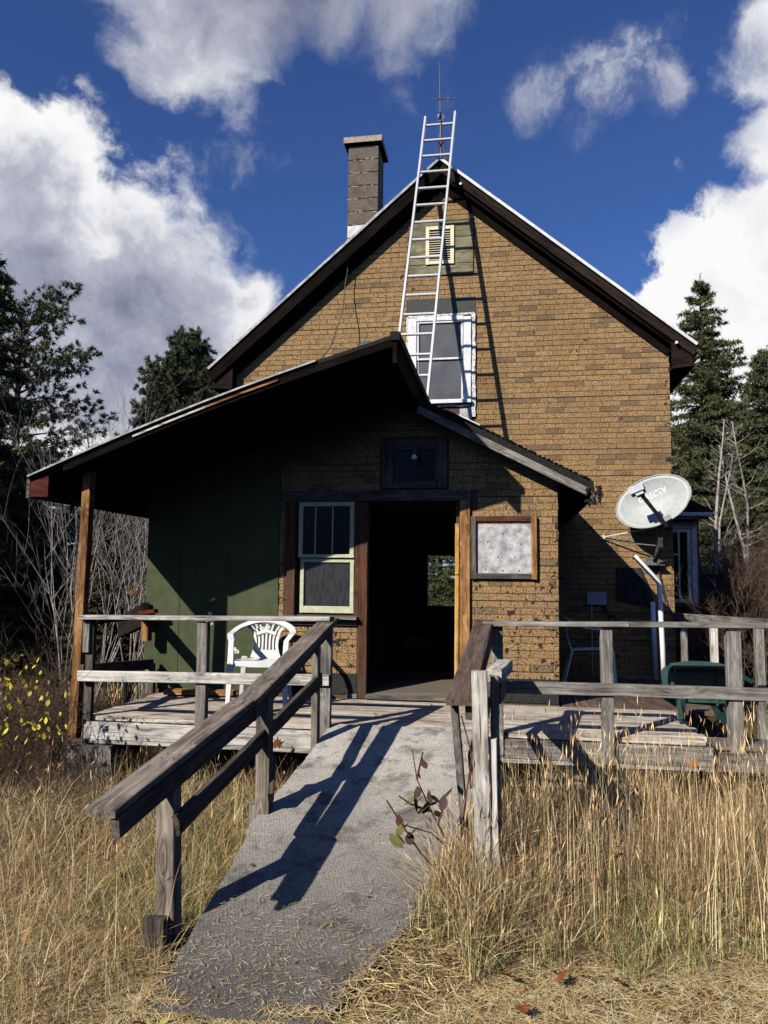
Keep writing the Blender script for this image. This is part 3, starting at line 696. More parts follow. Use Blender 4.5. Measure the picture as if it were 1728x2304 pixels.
# --- attic vent on its plywood board
for z0, z1 in ((5.785, 5.935), (5.94, 6.30), (6.305, 6.525)):
    bb = board('vent_board', 'plywood', house, (-1.305, YW-.014, (z0+z1)/2), (-.445, YW-.014, (z0+z1)/2), .025, z1-z0, jit=.0006)
av = MB().box((-1.03, YW-.031, 5.97), (-.74, YW-.028, 6.41)).obj('attic_vent', 'dark_metal', house)
board('vent_frame', 'cream_vent', av, (-1.05, YW-.040, 5.93), (-1.05, YW-.040, 6.455), .05, .02, (0, 1, 0), jit=0)
board('vent_frame', 'cream_vent', av, (-.72, YW-.040, 5.93), (-.72, YW-.040, 6.455), .05, .02, (0, 1, 0), jit=0)
board('vent_frame', 'cream_vent', av, (-1.025, YW-.041, 6.43), (-.745, YW-.041, 6.43), .02, .05, jit=0)
board('vent_frame', 'cream_vent', av, (-1.025, YW-.041, 5.955), (-.745, YW-.041, 5.955), .02, .05, jit=0)
for i in range(13):
    z = 5.995+i*.0315
    board('slat', 'cream_vent', av, (-1.024, YW-.040, z), (-.746, YW-.040, z), .016, .010, jit=0)

# --- chimney, block by block
ch = MB().box((-2.37, 11.02, 5.6), (-1.94, 11.48, 8.33)).obj('chimney', 'chimney_mortar', house)
z = 5.85; k = 0
while z < 8.3:
    h = .205; m = 'chimney_white' if z < 7.0 else 'chimney_block'
    o = MB().box((-2.385, 11.0, z+.006), (-1.925, 11.5, min(z+h-.008, 8.34))).obj('block', m, ch)
    z += h; k += 1
b = MB(); r_ = random.Random(4)
for i in range(40):
    row = r_.randint(6, 12); x = -2.375+r_.random()*.43; zz = 5.85+row*.205+r_.uniform(-.02, .01); s = r_.uniform(.01, .035)
    if zz < 8.3: b.box((x-s, 10.997, zz-.008), (x+s, 11.02, zz+.008))
b.obj('mortar_smear', 'chimney_mortar', ch)['kind'] = 'stuff'
MB().box((-2.45, 10.93, 8.345), (-1.86, 11.57, 8.435)).obj('cap', 'chimney_cap', ch)

# --- bay on the right side
bay = MB().box((2.01, 11.42, -.1), (2.66, 13.4, 2.62)).obj('bay', 'siding_brown', house)
MB().prism_y([(2.0, 3.15), (2.80, 2.735), (2.80, 2.70), (2.0, 2.70)], 11.18, 13.5).obj('bay_roof', 'shingle', bay)
board('bay_fascia', 'white_paint', bay, (2.02, 11.17, 2.685), (2.79, 11.17, 2.685), .02, .05)
board('bay_fascia', 'wood_weathered_dark', bay, (2.02, 11.185, 2.635), (2.74, 11.185, 2.635), .02, .05)
board('casing', 'white_paint', bay, (2.585, 11.40, 1.44), (2.585, 11.40, 2.60), .075, .04, (0, 1, 0))
board('casing', 'white_paint', bay, (2.05, 11.40, 1.44), (2.05, 11.40, 2.60), .06, .04, (0, 1, 0))
board('casing', 'white_paint', bay, (2.08, 11.399, 2.55), (2.547, 11.399, 2.55), .04, .10)
board('sill', 'wood_weathered_dark', bay, (2.02, 11.37, 1.42), (2.66, 11.37, 1.42), .1, .06)
board('sash_rail', 'white_paint', bay, (2.08, 11.405, 1.48), (2.54, 11.405, 1.48), .03, .05)
board('sash_rail', 'white_paint', bay, (2.08, 11.405, 2.47), (2.54, 11.405, 2.47), .03, .05)
board('sash_stile', 'white_paint', bay, (2.515, 11.404, 1.5), (2.515, 11.404, 2.45), .05, .03, (0, 1, 0))
board('muntin', 'white_paint', bay, (2.38, 11.406, 1.5), (2.38, 11.406, 2.45), .025, .02, (0, 1, 0))
for z in (1.80, 2.13): board('muntin', 'white_paint', bay, (2.08, 11.407, z), (2.38, 11.407, z), .02, .02)
MB().box((2.08, 11.415, 1.5), (2.54, 11.418, 2.5)).obj('pane', 'dark_glass', bay)
b = MB()
for i in range(26): b.box((2.008, 11.408, .9+i*.0205), (2.655, 11.417, .9+i*.0205+.017)) if i % 1 == 0 else None
b.obj('siding_field', 'siding_brown', bay)['kind'] = 'stuff'
MB().box((2.02, 11.40, .2), (2.64, 11.415, .86)).obj('painted_base', 'cloth_dark', bay)
MB().box((2.68, 11.6, 1.62), (3.02, 12.1, 1.84)).box((2.66, 11.58, 1.84), (3.05, 12.12, 1.86)).obj('window_box', 'cloth_dark', bay)

# ================================================================ DECK
ZD = .56
deck = thing('wooden_deck', (-1, 6.3, 0), 'weathered grey plank deck running along the front of the house', 'deck')
y = 6.21; k = 0
PW = .138
while y < YP-.1:
    for a, bx in (((-3.56, -1.0), (-.996, 1.46)) if k % 2 == 0 else ((-3.555, -.2), (-.196, 1.5))):
        board('plank', 'wood_deck', deck, (a, y+PW/2, ZD-.019+random.uniform(-.0015, .0015)), (bx, y+PW/2, ZD-.019+random.uniform(-.0015, .0015)), PW-.008, .038, jit=.001)
    y += PW; k += 1
x = .50
while x < 1.98:
    board('plank', 'wood_deck_brown', deck, (x+.068, 7.61, ZD-.021), (x+.068, YW-.01, ZD-.021), .128, .038, jit=.001); x += .137
for x0, x1 in ((-3.56, -1.38), (-.22, 1.50)):
    board('fascia_board', 'wood_weathered' if x0 > -1 else 'wood_rail_light', deck, (x0, 6.19, ZD-.115), (x1, 6.19, ZD-.115), .035, .145)
    board('fascia_board', 'wood_rail_light', deck, (x0, 6.195, ZD-.205), (x1, 6.195, ZD-.205), .035, .034)
board('side_fascia', 'wood_weathered_dark', deck, (-3.54, 6.2, ZD-.12), (-3.54, YP, ZD-.12), .035, .16)
board('side_fascia', 'wood_weathered_dark', deck, (1.49, 6.2, ZD-.12), (1.49, 7.6, ZD-.12), .035, .16)
for xx in (-2.9, -2.3, -1.7, -1.1, -.5, .1, .7, 1.3): board('joist', 'wood_weathered_dark', deck, (xx, 6.22, ZD-.11), (xx, YP-.02, ZD-.11), .04, .13)
board('step_plank', 'wood_weathered', deck, (1.53, 6.28, ZD-.03), (3.2, 6.28, ZD-.03), .30, .038)
board('step_fascia', 'wood_weathered', deck, (1.53, 6.13, ZD-.13), (3.2, 6.13, ZD-.13), .035, .14)
for xx, yy in ((-3.48, 7.5), (-2.0, 6.35), (1.42, 6.4), (1.42, 7.5), (.6, 7.9), (1.9, 9.7), (3.1, 6.3), (1.7, 6.3)): board('deck_pier_post', 'wood_weathered_dark', deck, (xx, yy, -.2), (xx, yy, ZD-.16), .09, .09, (0, 1, 0))
pr = thing('concrete_pier', (-3.5, 6.45, 0), 'mossy concrete pier under the left corner of the deck', 'pier')
b = MB(); b.box((-3.74, 6.16, -.25), (-3.30, 6.72, .325)); o = b.obj('pier_block', 'concrete', pr)
pr2 = thing('stone_pier', (.55, 6.5, 0), 'pale rubble stone pier under the deck, half hidden in dry grass', 'pier')
r_ = random.Random(9)
for r in range(3):
    xx = .25
    while xx < .78:
        w = r_.uniform(.14, .26); bm = bmesh.new(); bmesh.ops.create_icosphere(bm, subdivisions=2, radius=.5)
        for v in bm.verts:
            v.co = Vector((max(-.4, min(.4, v.co.x)), max(-.4, min(.4, v.co.y)), max(-.38, min(.38, v.co.z))))*1.25; v.co += Vector((r_.uniform(-.03, .03), r_.uniform(-.03, .03), r_.uniform(-.03, .03)))
        me = bpy.data.meshes.new('stone'); bm.to_mesh(me); bm.free(); me.materials.append(MAT['chimney_cap'])
        o = bpy.data.objects.new('stone', me); link(o, pr2, Matrix.Translation((xx+w/2, 6.45+r_.uniform(-.03, .03), -.02+r*.13)) @ Matrix.Diagonal((w*.97, .3, .128, 1)))
        xx += w

# ---------------------------------------------------------------- deck railings
lr = thing('deck_railing', (-2.5, 6.2, ZD), 'grey two-rail deck railing left of the ramp with a pale top rail', 'railing')
board('top_rail', 'wood_rail_light', lr, (-3.605, 6.16, 1.395), (-1.425, 6.17, 1.42), .135, .036)
board('lower_rail', 'wood_rail_light', lr, (-3.60, 6.115, .905), (-1.425, 6.125, .933), .036, .088)
board('post', 'wood_weathered', lr, (-2.51, 6.165, .36), (-2.513, 6.165, 1.375), .088, .075, (0, 1, 0))
board('post', 'wood_weathered', lr, (-1.462, 6.17, .36), (-1.458, 6.17, 1.395), .088, .06, (0, 1, 0))
board('post', 'wood_weathered', lr, (-3.56, 6.17, 1.10), (-3.565, 6.17, 1.375), .06, .05, (0, 1, 0))
board('post', 'wood_weathered_dark', lr, (-3.54, 6.20, .30), (-3.545, 6.20, 1.375), .07, .05, (0, 1, 0))
board('side_rail', 'wood_weathered_dark', lr, (-3.60, 6.16, .945), (-3.63, 7.55, .85), .036, .10)
board('side_top_rail', 'wood_eave', lr, (-3.61, 6.30, 1.345), (-3.68, 7.55, 1.345), .135, .036)
board('post', 'wood_weathered', lr, (-3.62, 7.52, ZD), (-3.63, 7.52, .86), .085, .06, (0, 1, 0))
board('side_post_stub', 'wood_orange', lr, (-3.675, 7.50, 1.09), (-3.675, 7.50, 1.33), .075, .10, (0, 1, 0))
board('cap', 'wood_redpaint', lr, (-3.75, 7.5, 1.372), (-3.58, 7.5, 1.395), .09, .04)
board('side_beam', 'wood_eave', lr, (-3.72, 7.56, 1.36), (-4.6, 8.7, 1.13), .06, .24)

rr = thing('deck_railing', (.9, 6.2, ZD), 'grey two-rail deck railing right of the ramp in front of the green chair', 'railing')
board('top_rail', 'wood_weathered', rr, (-.20, 6.17, 1.402), (.9, 6.17, 1.42), .135, .036)
board('top_rail', 'wood_weathered', rr, (.904, 6.17, 1.42), (3.1, 6.19, 1.44), .135, .038)
board('lower_rail', 'wood_weathered', rr, (-.07, 6.115, .928), (3.1, 6.125, .930), .038, .094)
board('post', 'wood_weathered', rr, (.742, 6.16, .37), (.738, 6.17, 1.375), .088, .09, (0, 1, 0))
board('post', 'wood_weathered', rr, (1.663, 6.165, .37), (1.655, 6.17, 1.385), .10, .09, (0, 1, 0))
board('post', 'wood_weathered', rr, (-.085, 6.19, .40), (-.090, 6.19, 1.38), .088, .07, (0, 1, 0))
board('post', 'wood_weathered', rr, (3.0, 6.165, .37), (3.0, 6.17, 1.40), .10, .09, (0, 1, 0))
sr = thing('side_railing', (2.1, 8.4, ZD), 'low grey side railing between the house corner and the right end of the deck', 'railing')
board('top_rail', 'wood_weathered', sr, (1.99, 9.85, 1.325), (2.62, 6.9, 1.375), .05, .09)
board('post', 'wood_weathered', sr, (1.975, 9.3, .4), (1.975, 9.3, 1.30), .065, .065, (0, 1, 0))
board('post', 'wood_bleached', sr, (2.13, 8.6, .4), (2.125, 8.6, 1.30), .07, .07, (0, 1, 0))
board('post', 'wood_weathered', sr, (2.10, 7.0, .3), (2.09, 7.0, 1.36), .065, .08, (0, 1, 0))

# ---------------------------------------------------------------- ramp and its handrails
ramp = thing('ramp', (-.9, 4.8, 0), 'wooden access ramp covered in worn grey carpet, rising from the lawn to the deck', 'ramp')
def sheet(name, m, par, pts, th, n=14):
    """quad pts (x,y,z) x4 order: near-left, near-right, far-right, far-left, with ragged outline"""
    a, b_, c, d = map(Vector, pts); V = []; r_ = random.Random(len(name)+n)
    for j in range(n+1):
        l = a.lerp(d, j/n); r = b_.lerp(c, j/n)
        for i in range(9):
            p = l.lerp(r, i/8); ed = i in (0, 8) or j == 0
            V.append(p+Vector((r_.uniform(-1, 1)*(.006 if i in (0, 8) else 0), r_.uniform(-1, 1)*(.02 if j == 0 else 0), r_.uniform(-.002, .002))))
    nv = len(V); V += [v-Vector((0, 0, th)) for v in V]
    F = [(j*9+i, j*9+i+1, (j+1)*9+i+1, (j+1)*9+i) for j in range(n) for i in range(8)]
    F += [(nv+f[3], nv+f[2], nv+f[1], nv+f[0]) for f in F]
    for i in range(8): F.append((i, nv+i, nv+i+1, i+1)); k = n*9; F.append((k+i, k+i+1, nv+k+i+1, nv+k+i))
    for j in range(n): F.append((j*9, (j+1)*9, nv+(j+1)*9, nv+j*9)); F.append((j*9+8, nv+j*9+8, nv+(j+1)*9+8, (j+1)*9+8))
    mb = MB(); mb.add(V, F); return mb.obj(name, m, par)
sheet('upper_panel', 'ramp_carpet', ramp, ((-1.465, 5.59, .440), (-.235, 5.59, .440), (-.20, 6.235, .572), (-1.43, 6.235, .572)), .022, 5)
sheet('middle_panel', 'ramp_carpet', ramp, ((-1.545, 4.50, .255), (-.21, 4.50, .255), (-.235, 5.584, .437), (-1.465, 5.584, .437)), .022, 8)
sheet('lower_panel', 'ramp_carpet', ramp, ((-1.45, 3.1, .012), (-.72, 3.1, .012), (-.21, 4.495, .238), (-1.515, 4.495, .238)), .024, 10)
for xx in (-1.38, -.85, -.32):
    board('stringer', 'wood_weathered_dark', ramp, (xx, 3.9, .045), (xx, 6.16, .44), .04, .13)

lh = thing('ramp_handrail', (-1.6, 4.6, 0), 'long weathered plank handrail on the left side of the ramp, on square posts', 'handrail')
board('rail_plank', 'wood_handrail', lh, (-1.682, 3.07, .765), (-1.572, 4.50, .91+.092), .142, .036, jit=.002)
board('rail_plank', 'wood_handrail', lh, (-1.566, 4.51, .995), (-1.455, 6.26, 1.412), .142, .036, jit=.002)
board('rail_support', 'wood_weathered_dark', lh, (-1.622, 3.09, .700), (-1.52, 4.50, .935), .038, .088, jit=.002)
board('rail_support', 'wood_weathered_dark', lh, (-1.515, 4.50, .935), (-1.44, 6.15, 1.34), .038, .088, jit=.002)
board('post', 'wood_handrail', lh, (-1.60, 3.62, -.12), (-1.632, 3.62, .745), .092, .092, (0, 1, 0), jit=.002)
board('post_block', 'wood_weathered_dark', lh, (-1.64, 3.55, -.12), (-1.645, 3.55, .155), .11, .05, (0, 1, 0))
board('post', 'wood_handrail', lh, (-1.505, 4.76, .0), (-1.523, 4.76, 1.00), .088, .088, (0, 1, 0), jit=.002)
board('post_block', 'wood_weathered', lh, (-1.585, 4.80, -.05), (-1.585, 4.80, .33), .05, .07, (0, 1, 0))
board('post', 'wood_handrail', lh, (-1.470, 5.88, .30), (-1.475, 5.88, 1.27), .050, .088, (0, 1, 0), jit=.002)
board('mid_rail', 'wood_weathered_dark', lh, (-1.57, 3.58, .565), (-1.455, 5.95, .965), .036, .10, jit=.002)
board('mid_rail', 'wood_weathered_dark', lh, (-1.50, 4.9, .58), (-1.45, 4.7, .40), .036, .08)

rh = thing('ramp_handrail', (-.23, 5.2, 0), 'short dark brown plank handrail on the right side of the ramp', 'handrail')
board('rail_plank', 'wood_handrail_brown', rh, (-.262, 4.20, 1.095), (-.190, 6.27, 1.415), .145, .038, jit=.002)
board('rail_support', 'wood_weathered_dark', rh, (-.215, 4.26, 1.035), (-.13, 6.15, 1.34), .038, .088)
board('post', 'wood_weathered', rh, (-.215, 4.32, .10), (-.297, 4.32, 1.075), .040, .088, (0, 1, 0), jit=.002)
board('post', 'wood_weathered', rh, (-.13, 4.85, .10), (-.17, 4.85, 1.15), .05, .088, (0, 1, 0), jit=.002)
board('mid_rail', 'wood_weathered_dark', rh, (-.215, 4.7, .56), (-.13, 6.0, .98), .036, .10)
board('brace', 'wood_weathered_dark', rh, (-.205, 4.36, .74), (-.135, 4.9, .98), .036, .11)
def nails(par, pts):
    b = MB()
    for x, y, z in pts: b.tube([(x, y, z), (x+.0005, y, z+.004)], .0045, 6)
    b.obj('nail_heads', 'dark_metal', par)
nails(lh, [(-1.632+dx+(y-3.62)*.077, y, .765+(y-3.07)*.166+.0175) for y in (3.60, 3.66, 4.42) for dx in (-.03, .03)]+[(-1.52+dx, y, .995+(y-4.51)*.238+.0185) for y in (4.60, 4.78) for dx in (-.03, .03)])
stk = thing('wooden_stake', (-.1, 4.1, 0), 'bleached split timber stake standing in the dry grass beside the right handrail', 'post')
board('plank_piece', 'wood_bleached', stk, (-.125, 4.10, -.1), (-.152, 4.10, 1.275), .082, .06, (0, 1, 0), jit=.003, seg=9)
board('plank_piece', 'wood_bleached', stk, (-.066, 4.115, -.1), (-.086, 4.115, .93), .048, .05, (0, 1, 0), jit=.003, seg=7)
board('plank_piece', 'wood_weathered', stk, (-.055, 4.20, -.1), (-.075, 4.20, 1.24), .045, .06, (0, 1, 0), jit=.003, seg=9)
board('rail_stub', 'wood_bleached', stk, (-.08, 4.22, 1.235), (-.02, 4.62, 1.25), .085, .07, jit=.003)
board('rail_stub', 'wood_weathered_dark', stk, (-.06, 4.25, 1.15), (-.035, 6.08, .945), .04, .13, jit=.002)


# ================================================================ THINGS ON AND AROUND THE HOUSE
# --- ladder, leaning from the porch roof to the peak
ld = thing('ladder', (-1.08, 8.33, 3.62), 'tall aluminium ladder leaning from the porch roof to the peak of the gable', 'ladder')
def lad(z, s):
    Y = 9.93-(8.02-z)*.3655; xl = -1.285+(z-3.66)*.0450; Y2 = 9.95-(9.95-Y)*.915; k = Y2/Y; return Vector(((xl if s < 0 else xl+.400)*k, Y2, 1.75+(z-1.75)*k))
for s, za, zb in ((-1, 3.66, 8.00), (1, 3.56, 8.05)):
    board('rail', 'aluminium', ld, lad(za, s), lad(zb, s), .028, .068, (0, 1, .2), jit=0, seg=1, ch=.003)
for i in range(16):
    z = 7.86-.273*i
    MB().tube([lad(z, -1)+Vector((-.01, 0, 0)), lad(z, 1)+Vector((.01, 0, 0))], .0175, 10).obj('rung', 'aluminium', ld, smooth=False)

# --- lightning rod with glass ball and arrow
lt = thing('lightning_rod', (-.87, 9.85, 7.3), 'old lightning rod with a glass ball and an arrow vane on the roof peak', 'lightning rod')
MB().tube([(-.872, 9.86, 7.62), (-.885, 9.86, 8.25), (-.897, 9.86, 8.76)], [.011, .009, .002], 8).obj('rod', 'rod_metal', lt)
MB().tube([(-.872, 9.86, 7.30), (-.874, 9.86, 7.86)], .015, 8).obj('shaft', 'copper', lt)
b = MB()
for dx, dy in ((-.09, -.1), (.09, -.1), (0, .14), (.12, .05)): b.tube([(-.872, 9.86, 7.72), (-.872+dx*.35, 9.86+dy*.35, 7.55), (-.872+dx, 9.86+dy, 7.28)], .007, 5)
b.obj('tripod', 'copper', lt)
MB().tube([(-.873, 9.86, 7.66), (-.873, 9.86, 7.70)], .024, 8).obj('collar', 'copper', lt)
bm = bmesh.new(); bmesh.ops.create_uvsphere(bm, u_segments=20, v_segments=14, radius=.048)
me = bpy.data.meshes.new('glass_ball'); bm.to_mesh(me); bm.free(); me.shade_smooth(); me.materials.append(MAT['ball_glass'])
link(bpy.data.objects.new('glass_ball', me), lt, Matrix.Translation((-.878, 9.86, 7.96)) @ Matrix.Diagonal((1, 1, 1.25, 1)))
MB().tube([(-.877, 9.86, 7.89), (-.877, 9.86, 7.905)], .022, 8).tube([(-.878, 9.86, 8.015), (-.878, 9.86, 8.03)], .015, 8).obj('ball_cap', 'rod_metal', lt)
b = MB(); zc = 8.215; y = 9.86
b.tube([(-.97, y, zc+.005), (-.68, y, zc-.012)], .0055, 6).tube([(-.905, y, zc), (-.870, y, zc)], .016, 8)
for s in (-1, 1): b.tube([(-.93, y, zc+.003), (-1.005, y, zc+.004+s*.018)], .005, 5)
b.prism_y([(-.665, zc-.013), (-.715, zc+.010), (-.70, zc-.012), (-.715, zc-.034)], y-.004, y+.004)
b.prism_y([(-.83, zc-.003), (-.79, zc+.010), (-.75, zc+.004), (-.735, zc-.008), (-.78, zc-.018)], y-.003, y+.003)
b.obj('arrow', 'rod_metal', lt)

# --- satellite dish at the house corner
DC = Vector((1.700, 9.50, 2.70)); dnv = Vector((-.36, -.90, .20)).normalized()
du = Vector((math.cos(R(17)), 0, math.sin(R(17)))); du = (du-dnv*du.dot(dnv)).normalized(); dv = du.cross(dnv)*-1
if dv.z < 0: dv = -dv
def dish_pt(u, v): return DC+du*u+dv*v-dnv*(.085*(1-(u/.445)**2-(v/.305)**2))
dish = thing('satellite_dish', (1.80, 9.9, 1.95), 'grey oval satellite dish on a bent mast at the right corner of the house', 'satellite dish')
b = MB(); ns, nr = 56, 8; pts = [dish_pt(0, 0)]
for r in range(1, nr+1):
    for k in range(ns):
        a = 2*math.pi*k/ns; pts.append(dish_pt(.445*r/nr*math.cos(a), .305*r/nr*math.sin(a)))
fs = [(0, 1+k, 1+(k+1) % ns) for k in range(ns)]
for r in range(nr-1):
    for k in range(ns): a = 1+r*ns; fs.append((a+k, a+ns+k, a+ns+(k+1) % ns, a+(k+1) % ns))
nv = len(pts); pts += [p-dnv*.012 for p in pts]; fs += [tuple(nv+i for i in f[::-1]) for f in fs]
e = 1+(nr-1)*ns; fs += [(e+k, nv+e+k, nv+e+(k+1) % ns, e+(k+1) % ns) for k in range(ns)]
b.add(pts, fs); b.obj('reflector', 'dish_paint', dish, smooth=False)
for p in bpy.data.objects['reflector'].data.polygons: p.use_smooth = len(p.vertices) == 3 or True
b = MB(); b.tube([dish_pt(.445*math.cos(a), .305*math.sin(a)) for a in np.linspace(0, 2*math.pi, 57)], .007, 6); b.obj('rim', 'dish_paint', dish, smooth=True)
# lettering, laid on the curved face
fc = bpy.data.curves.new('txt', 'FONT'); fc.body = 'DIRECTV'; fc.size = 1; fc.align_x = 'LEFT'; fc.offset = .012
fo = bpy.data.objects.new('txt', fc); C.objects.link(fo); bpy.context.view_layer.update()
tm = bpy.data.meshes.new_from_object(fo.evaluated_get(bpy.context.evaluated_depsgraph_get())); bpy.data.objects.remove(fo)
bm = bmesh.new(); bm.from_mesh(tm); bmesh.ops.subdivide_edges(bm, edges=bm.edges, cuts=1); bm.to_mesh(tm); bm.free()
xsv = [v.co.x for v in tm.vertices]; w0 = max(xsv)
for v in tm.vertices:
    u = -.155+v.co.x/w0*.345; q = .065+v.co.y/.7*.072 + 0.0*u
    v.co = dish_pt(u+.06*(q-.065), q)+dnv*.004
tm.materials.clear(); tm.materials.append(MAT['dish_letter']); link(bpy.data.objects.new('lettering', tm), dish)
def dp(u, v, h): return DC+du*u+dv*v+dnv*h
armb, arme = dp(.03, -.325, -.03), dp(-.055, -.02, .44)
board('feed_arm', 'dark_metal', dish, armb, arme, .045, .06, dnv, jit=0, seg=3)
lnb = MB(); lnb.beam(dp(-.075, .035, .38), dp(-.075, .035, .50), .165, .085, dv); lnb.beam(dp(-.06, -.02, .40), dp(-.06, -.02, .48), .09, .05, dv); lnb.obj('feed_horn', 'lnb_grey', dish)
b = MB(); b.tube([dp(.008, .055, .44), dp(.018, .02, .45), dp(-.01, .005, .45), dp(-.008, -.03, .44)], .005, 5); b.tube([dp(-.05, -.05, .43), dp(.01, -.2, .22), dp(.04, -.33, 0)], .006, 5); b.obj('cable', 'dark_metal', dish)
board('bracket', 'mast_metal', dish, dp(-.03, -.285, -.01), dp(.12, -.265, -.01), .06, .07, dnv, jit=0, seg=1)
MB().tube([dp(.07, -.26, -.05), (1.80, 9.62, 2.40), (1.80, 9.66, 2.22), (1.775, 9.85, 1.99)], .027, 10).obj('mast', 'mast_metal', dish, smooth=True)
board('back_bracket', 'dark_metal', dish, (1.79, 9.60, 2.44), (1.80, 9.64, 2.16), .055, .085, (0, 1, 0), jit=0)
MB().box((1.68, 9.80, 1.945), (1.88, 9.945, 1.955)).box((1.68, 9.93, 1.90), (1.88, 9.942, 2.05)).obj('foot_plate', 'mast_metal', dish)
MB().tube([(1.172, 9.93, 2.293), (1.78, 9.62, 2.40)], .009, 6).tube([(1.172, 9.90, 2.293), (1.172, 9.945, 2.293)], .03, 8).obj('strut', 'aluminium', dish)
MB().tube([(1.172, 9.93, 2.27), (1.50, 9.80, 2.21), (1.76, 9.70, 2.18)], .009, 6).obj('strut', 'mast_metal', dish)
MB().tube([(1.80, 9.90, 1.95), (1.87, 9.93, 1.7), (1.93, 9.93, 1.45), (1.985, 9.93, 1.35)], .008, 5).tube([(1.83, 9.90, 1.96), (1.85, 9.93, 1.7), (1.90, 9.935, 1.5)], .006, 5).obj('cable', 'dark_metal', dish)

# --- pipes, meter box, hung cloth, wire, bulb
def pipe(label, pts, r, m='pvc'):
    o = MB().tube(pts, r, 12).obj('drain_pipe', m, None, smooth=True); return tag(o, label, 'pipe', 'white plastic pipes by the house corner')
pipe('bright white plastic pipe with a bent top, standing in the sun by the house corner', [(1.408, 9.06, 2.031), (1.447, 9.06, 1.993), (1.651, 9.06, 1.760), (1.672, 9.06, 1.721), (1.694, 9.06, 1.036), (1.706, 9.06, .56)], .028)
pipe('duller white plastic pipe in shadow just left of the bent one', [(1.742, 9.88, 1.50), (1.760, 9.88, .56)], .03)
mb_ = thing('meter_box', (1.08, 9.94, 1.46), 'pale utility box with a thin conduit, on the shaded siding left of the white pipes', 'utility box')
b = MB(); b.beam((1.08, 9.93, 1.455), (1.08, 9.93, 1.61), .235, .07, (0, 1, 0)); b.obj('box', 'lnb_grey', mb_)
MB().tube([(1.02, 9.925, .60), (1.02, 9.925, 1.46)], .010, 6).obj('conduit', 'lnb_grey', mb_)
b = MB(); b.tube([(1.15, 9.93, 1.46), (1.17, 9.92, 1.38), (1.25, 9.93, 1.34), (1.33, 9.93, 1.28), (1.37, 9.93, 1.15)], .012, 5); b.tube([(1.18, 9.93, 1.46), (1.24, 9.9, 1.30), (1.20, 9.93, 1.22)], .01, 5); b.obj('cable', 'dark_metal', mb_)
b = MB(); n = 14; r_ = random.Random(2)
V = []
for j in range(6):
    for i in range(n+1): V.append((1.32+.30*i/n+.015*j*(i/n)*2, 9.90-.02*math.sin(i*1.7)-.01*j*.3, 1.91-.075*j-(.10*(i/n) if j == 5 else 0)+r_.uniform(-.006, .006)))
V2 = [(x, y+.012, z) for x, y, z in V]; F = [(j*(n+1)+i, j*(n+1)+i+1, (j+1)*(n+1)+i+1, (j+1)*(n+1)+i) for j in range(5) for i in range(n)]
b.add(V, F); b.add(V2, [f[::-1] for f in F]); tag(b.obj('hanging_cloth', 'cloth_dark', None, smooth=True), 'dark cloth hanging on the shaded siding under the dish', 'cloth')
b = MB(); P0, P1 = Vector((-2.12, 9.80, 6.17)), Vector((-2.36, 8.85, 4.22)); pts = []
r_ = random.Random(8)
for i in range(22):
    t = i/21; p = P0.lerp(P1, t); pts.append(p+Vector((.12*math.sin(t*math.pi)*.5+.012*math.sin(t*19)+r_.uniform(-.004, .004), .02*math.sin(t*11)+.32*math.sin(t*math.pi), -.10*math.sin(t*math.pi))))
b.tube(pts, .0065, 5); b.tube([P1, P1+Vector((.01, .0, -.28)), P1+Vector((0, -.02, -.6))], .0065, 5)
tag(b.obj('hanging_wire', 'dark_metal', None, smooth=True), 'loose black wire hanging from the left roof edge to the porch roof', 'wire')
lbz = thing('light_bulb', (-.905, 7.40, 2.95), 'bare white light bulb hanging under the porch roof above the door', 'light bulb')
bm = bmesh.new(); bmesh.ops.create_uvsphere(bm, u_segments=14, v_segments=10, radius=.028)
for v in bm.verts:
    if v.co.z > .01: v.co.x *= .75; v.co.y *= .75; v.co.z *= 1.35
me = bpy.data.meshes.new('bulb_glass'); bm.to_mesh(me); bm.free(); me.shade_smooth(); me.materials.append(MAT['white_plastic']); link(bpy.data.objects.new('bulb_glass', me), lbz, Matrix.Translation((-.905, 7.40, 2.935)))
MB().tube([(-.905, 7.40, 2.965), (-.905, 7.40, 3.03)], .018, 8).tube([(-.905, 7.40, 3.03), (-.905, 7.40, 3.44)], .004, 5).obj('socket', 'dark_metal', lbz)
for i, (x, z) in enumerate(((-2.18, 3.56), (-1.43, 3.80))): pass
def clamp(x, lab):
    z = fPL(x); o = MB().box((x-.06, 6.24, z-.02), (x+.06, 6.30, z+.035)).box((x-.02, 6.25, z+.03), (x+.05, 6.29, z+.06)).obj('roof_bracket', 'dark_metal', None)
    tag(o, lab, 'bracket', 'black brackets on the porch roof edge')
clamp(-1.72, 'black bracket on the porch roof edge where the loose wire ends'); clamp(-1.20, 'black bracket on the porch roof edge close to the ridge')
# insulator rack seen past the right corner
ins = thing('insulator_rack', (2.06, 10.6, 3.9), 'small rack of porcelain insulators on the side wall under the right eave', 'insulator')
b = MB()
for k in range(5): b.tube([(2.02, 10.6, 3.55+k*.13), (2.14, 10.6, 3.55+k*.13)], .012, 6)
b.obj('pins', 'dark_metal', ins)
for k in range(3): MB().tube([(2.13, 10.6, 3.56+k*.22), (2.13, 10.6, 3.60+k*.22), (2.13, 10.6, 3.64+k*.22)], [.03, .02, .03], 8).obj('insulator_knob', 'white_plastic' if k == 1 else 'rust', ins)
MB().tube([(2.13, 10.6, 3.5), (2.13, 10.6, 4.15)], .007, 5).obj('wire', 'aluminium', ins)
wb = tag(board('loose_board', 'wood_orange', None, (-3.40, 7.40, .60), (-2.70, 7.46, .60), .12, .05), 'short reddish board lying at the foot of the green wall', 'board')

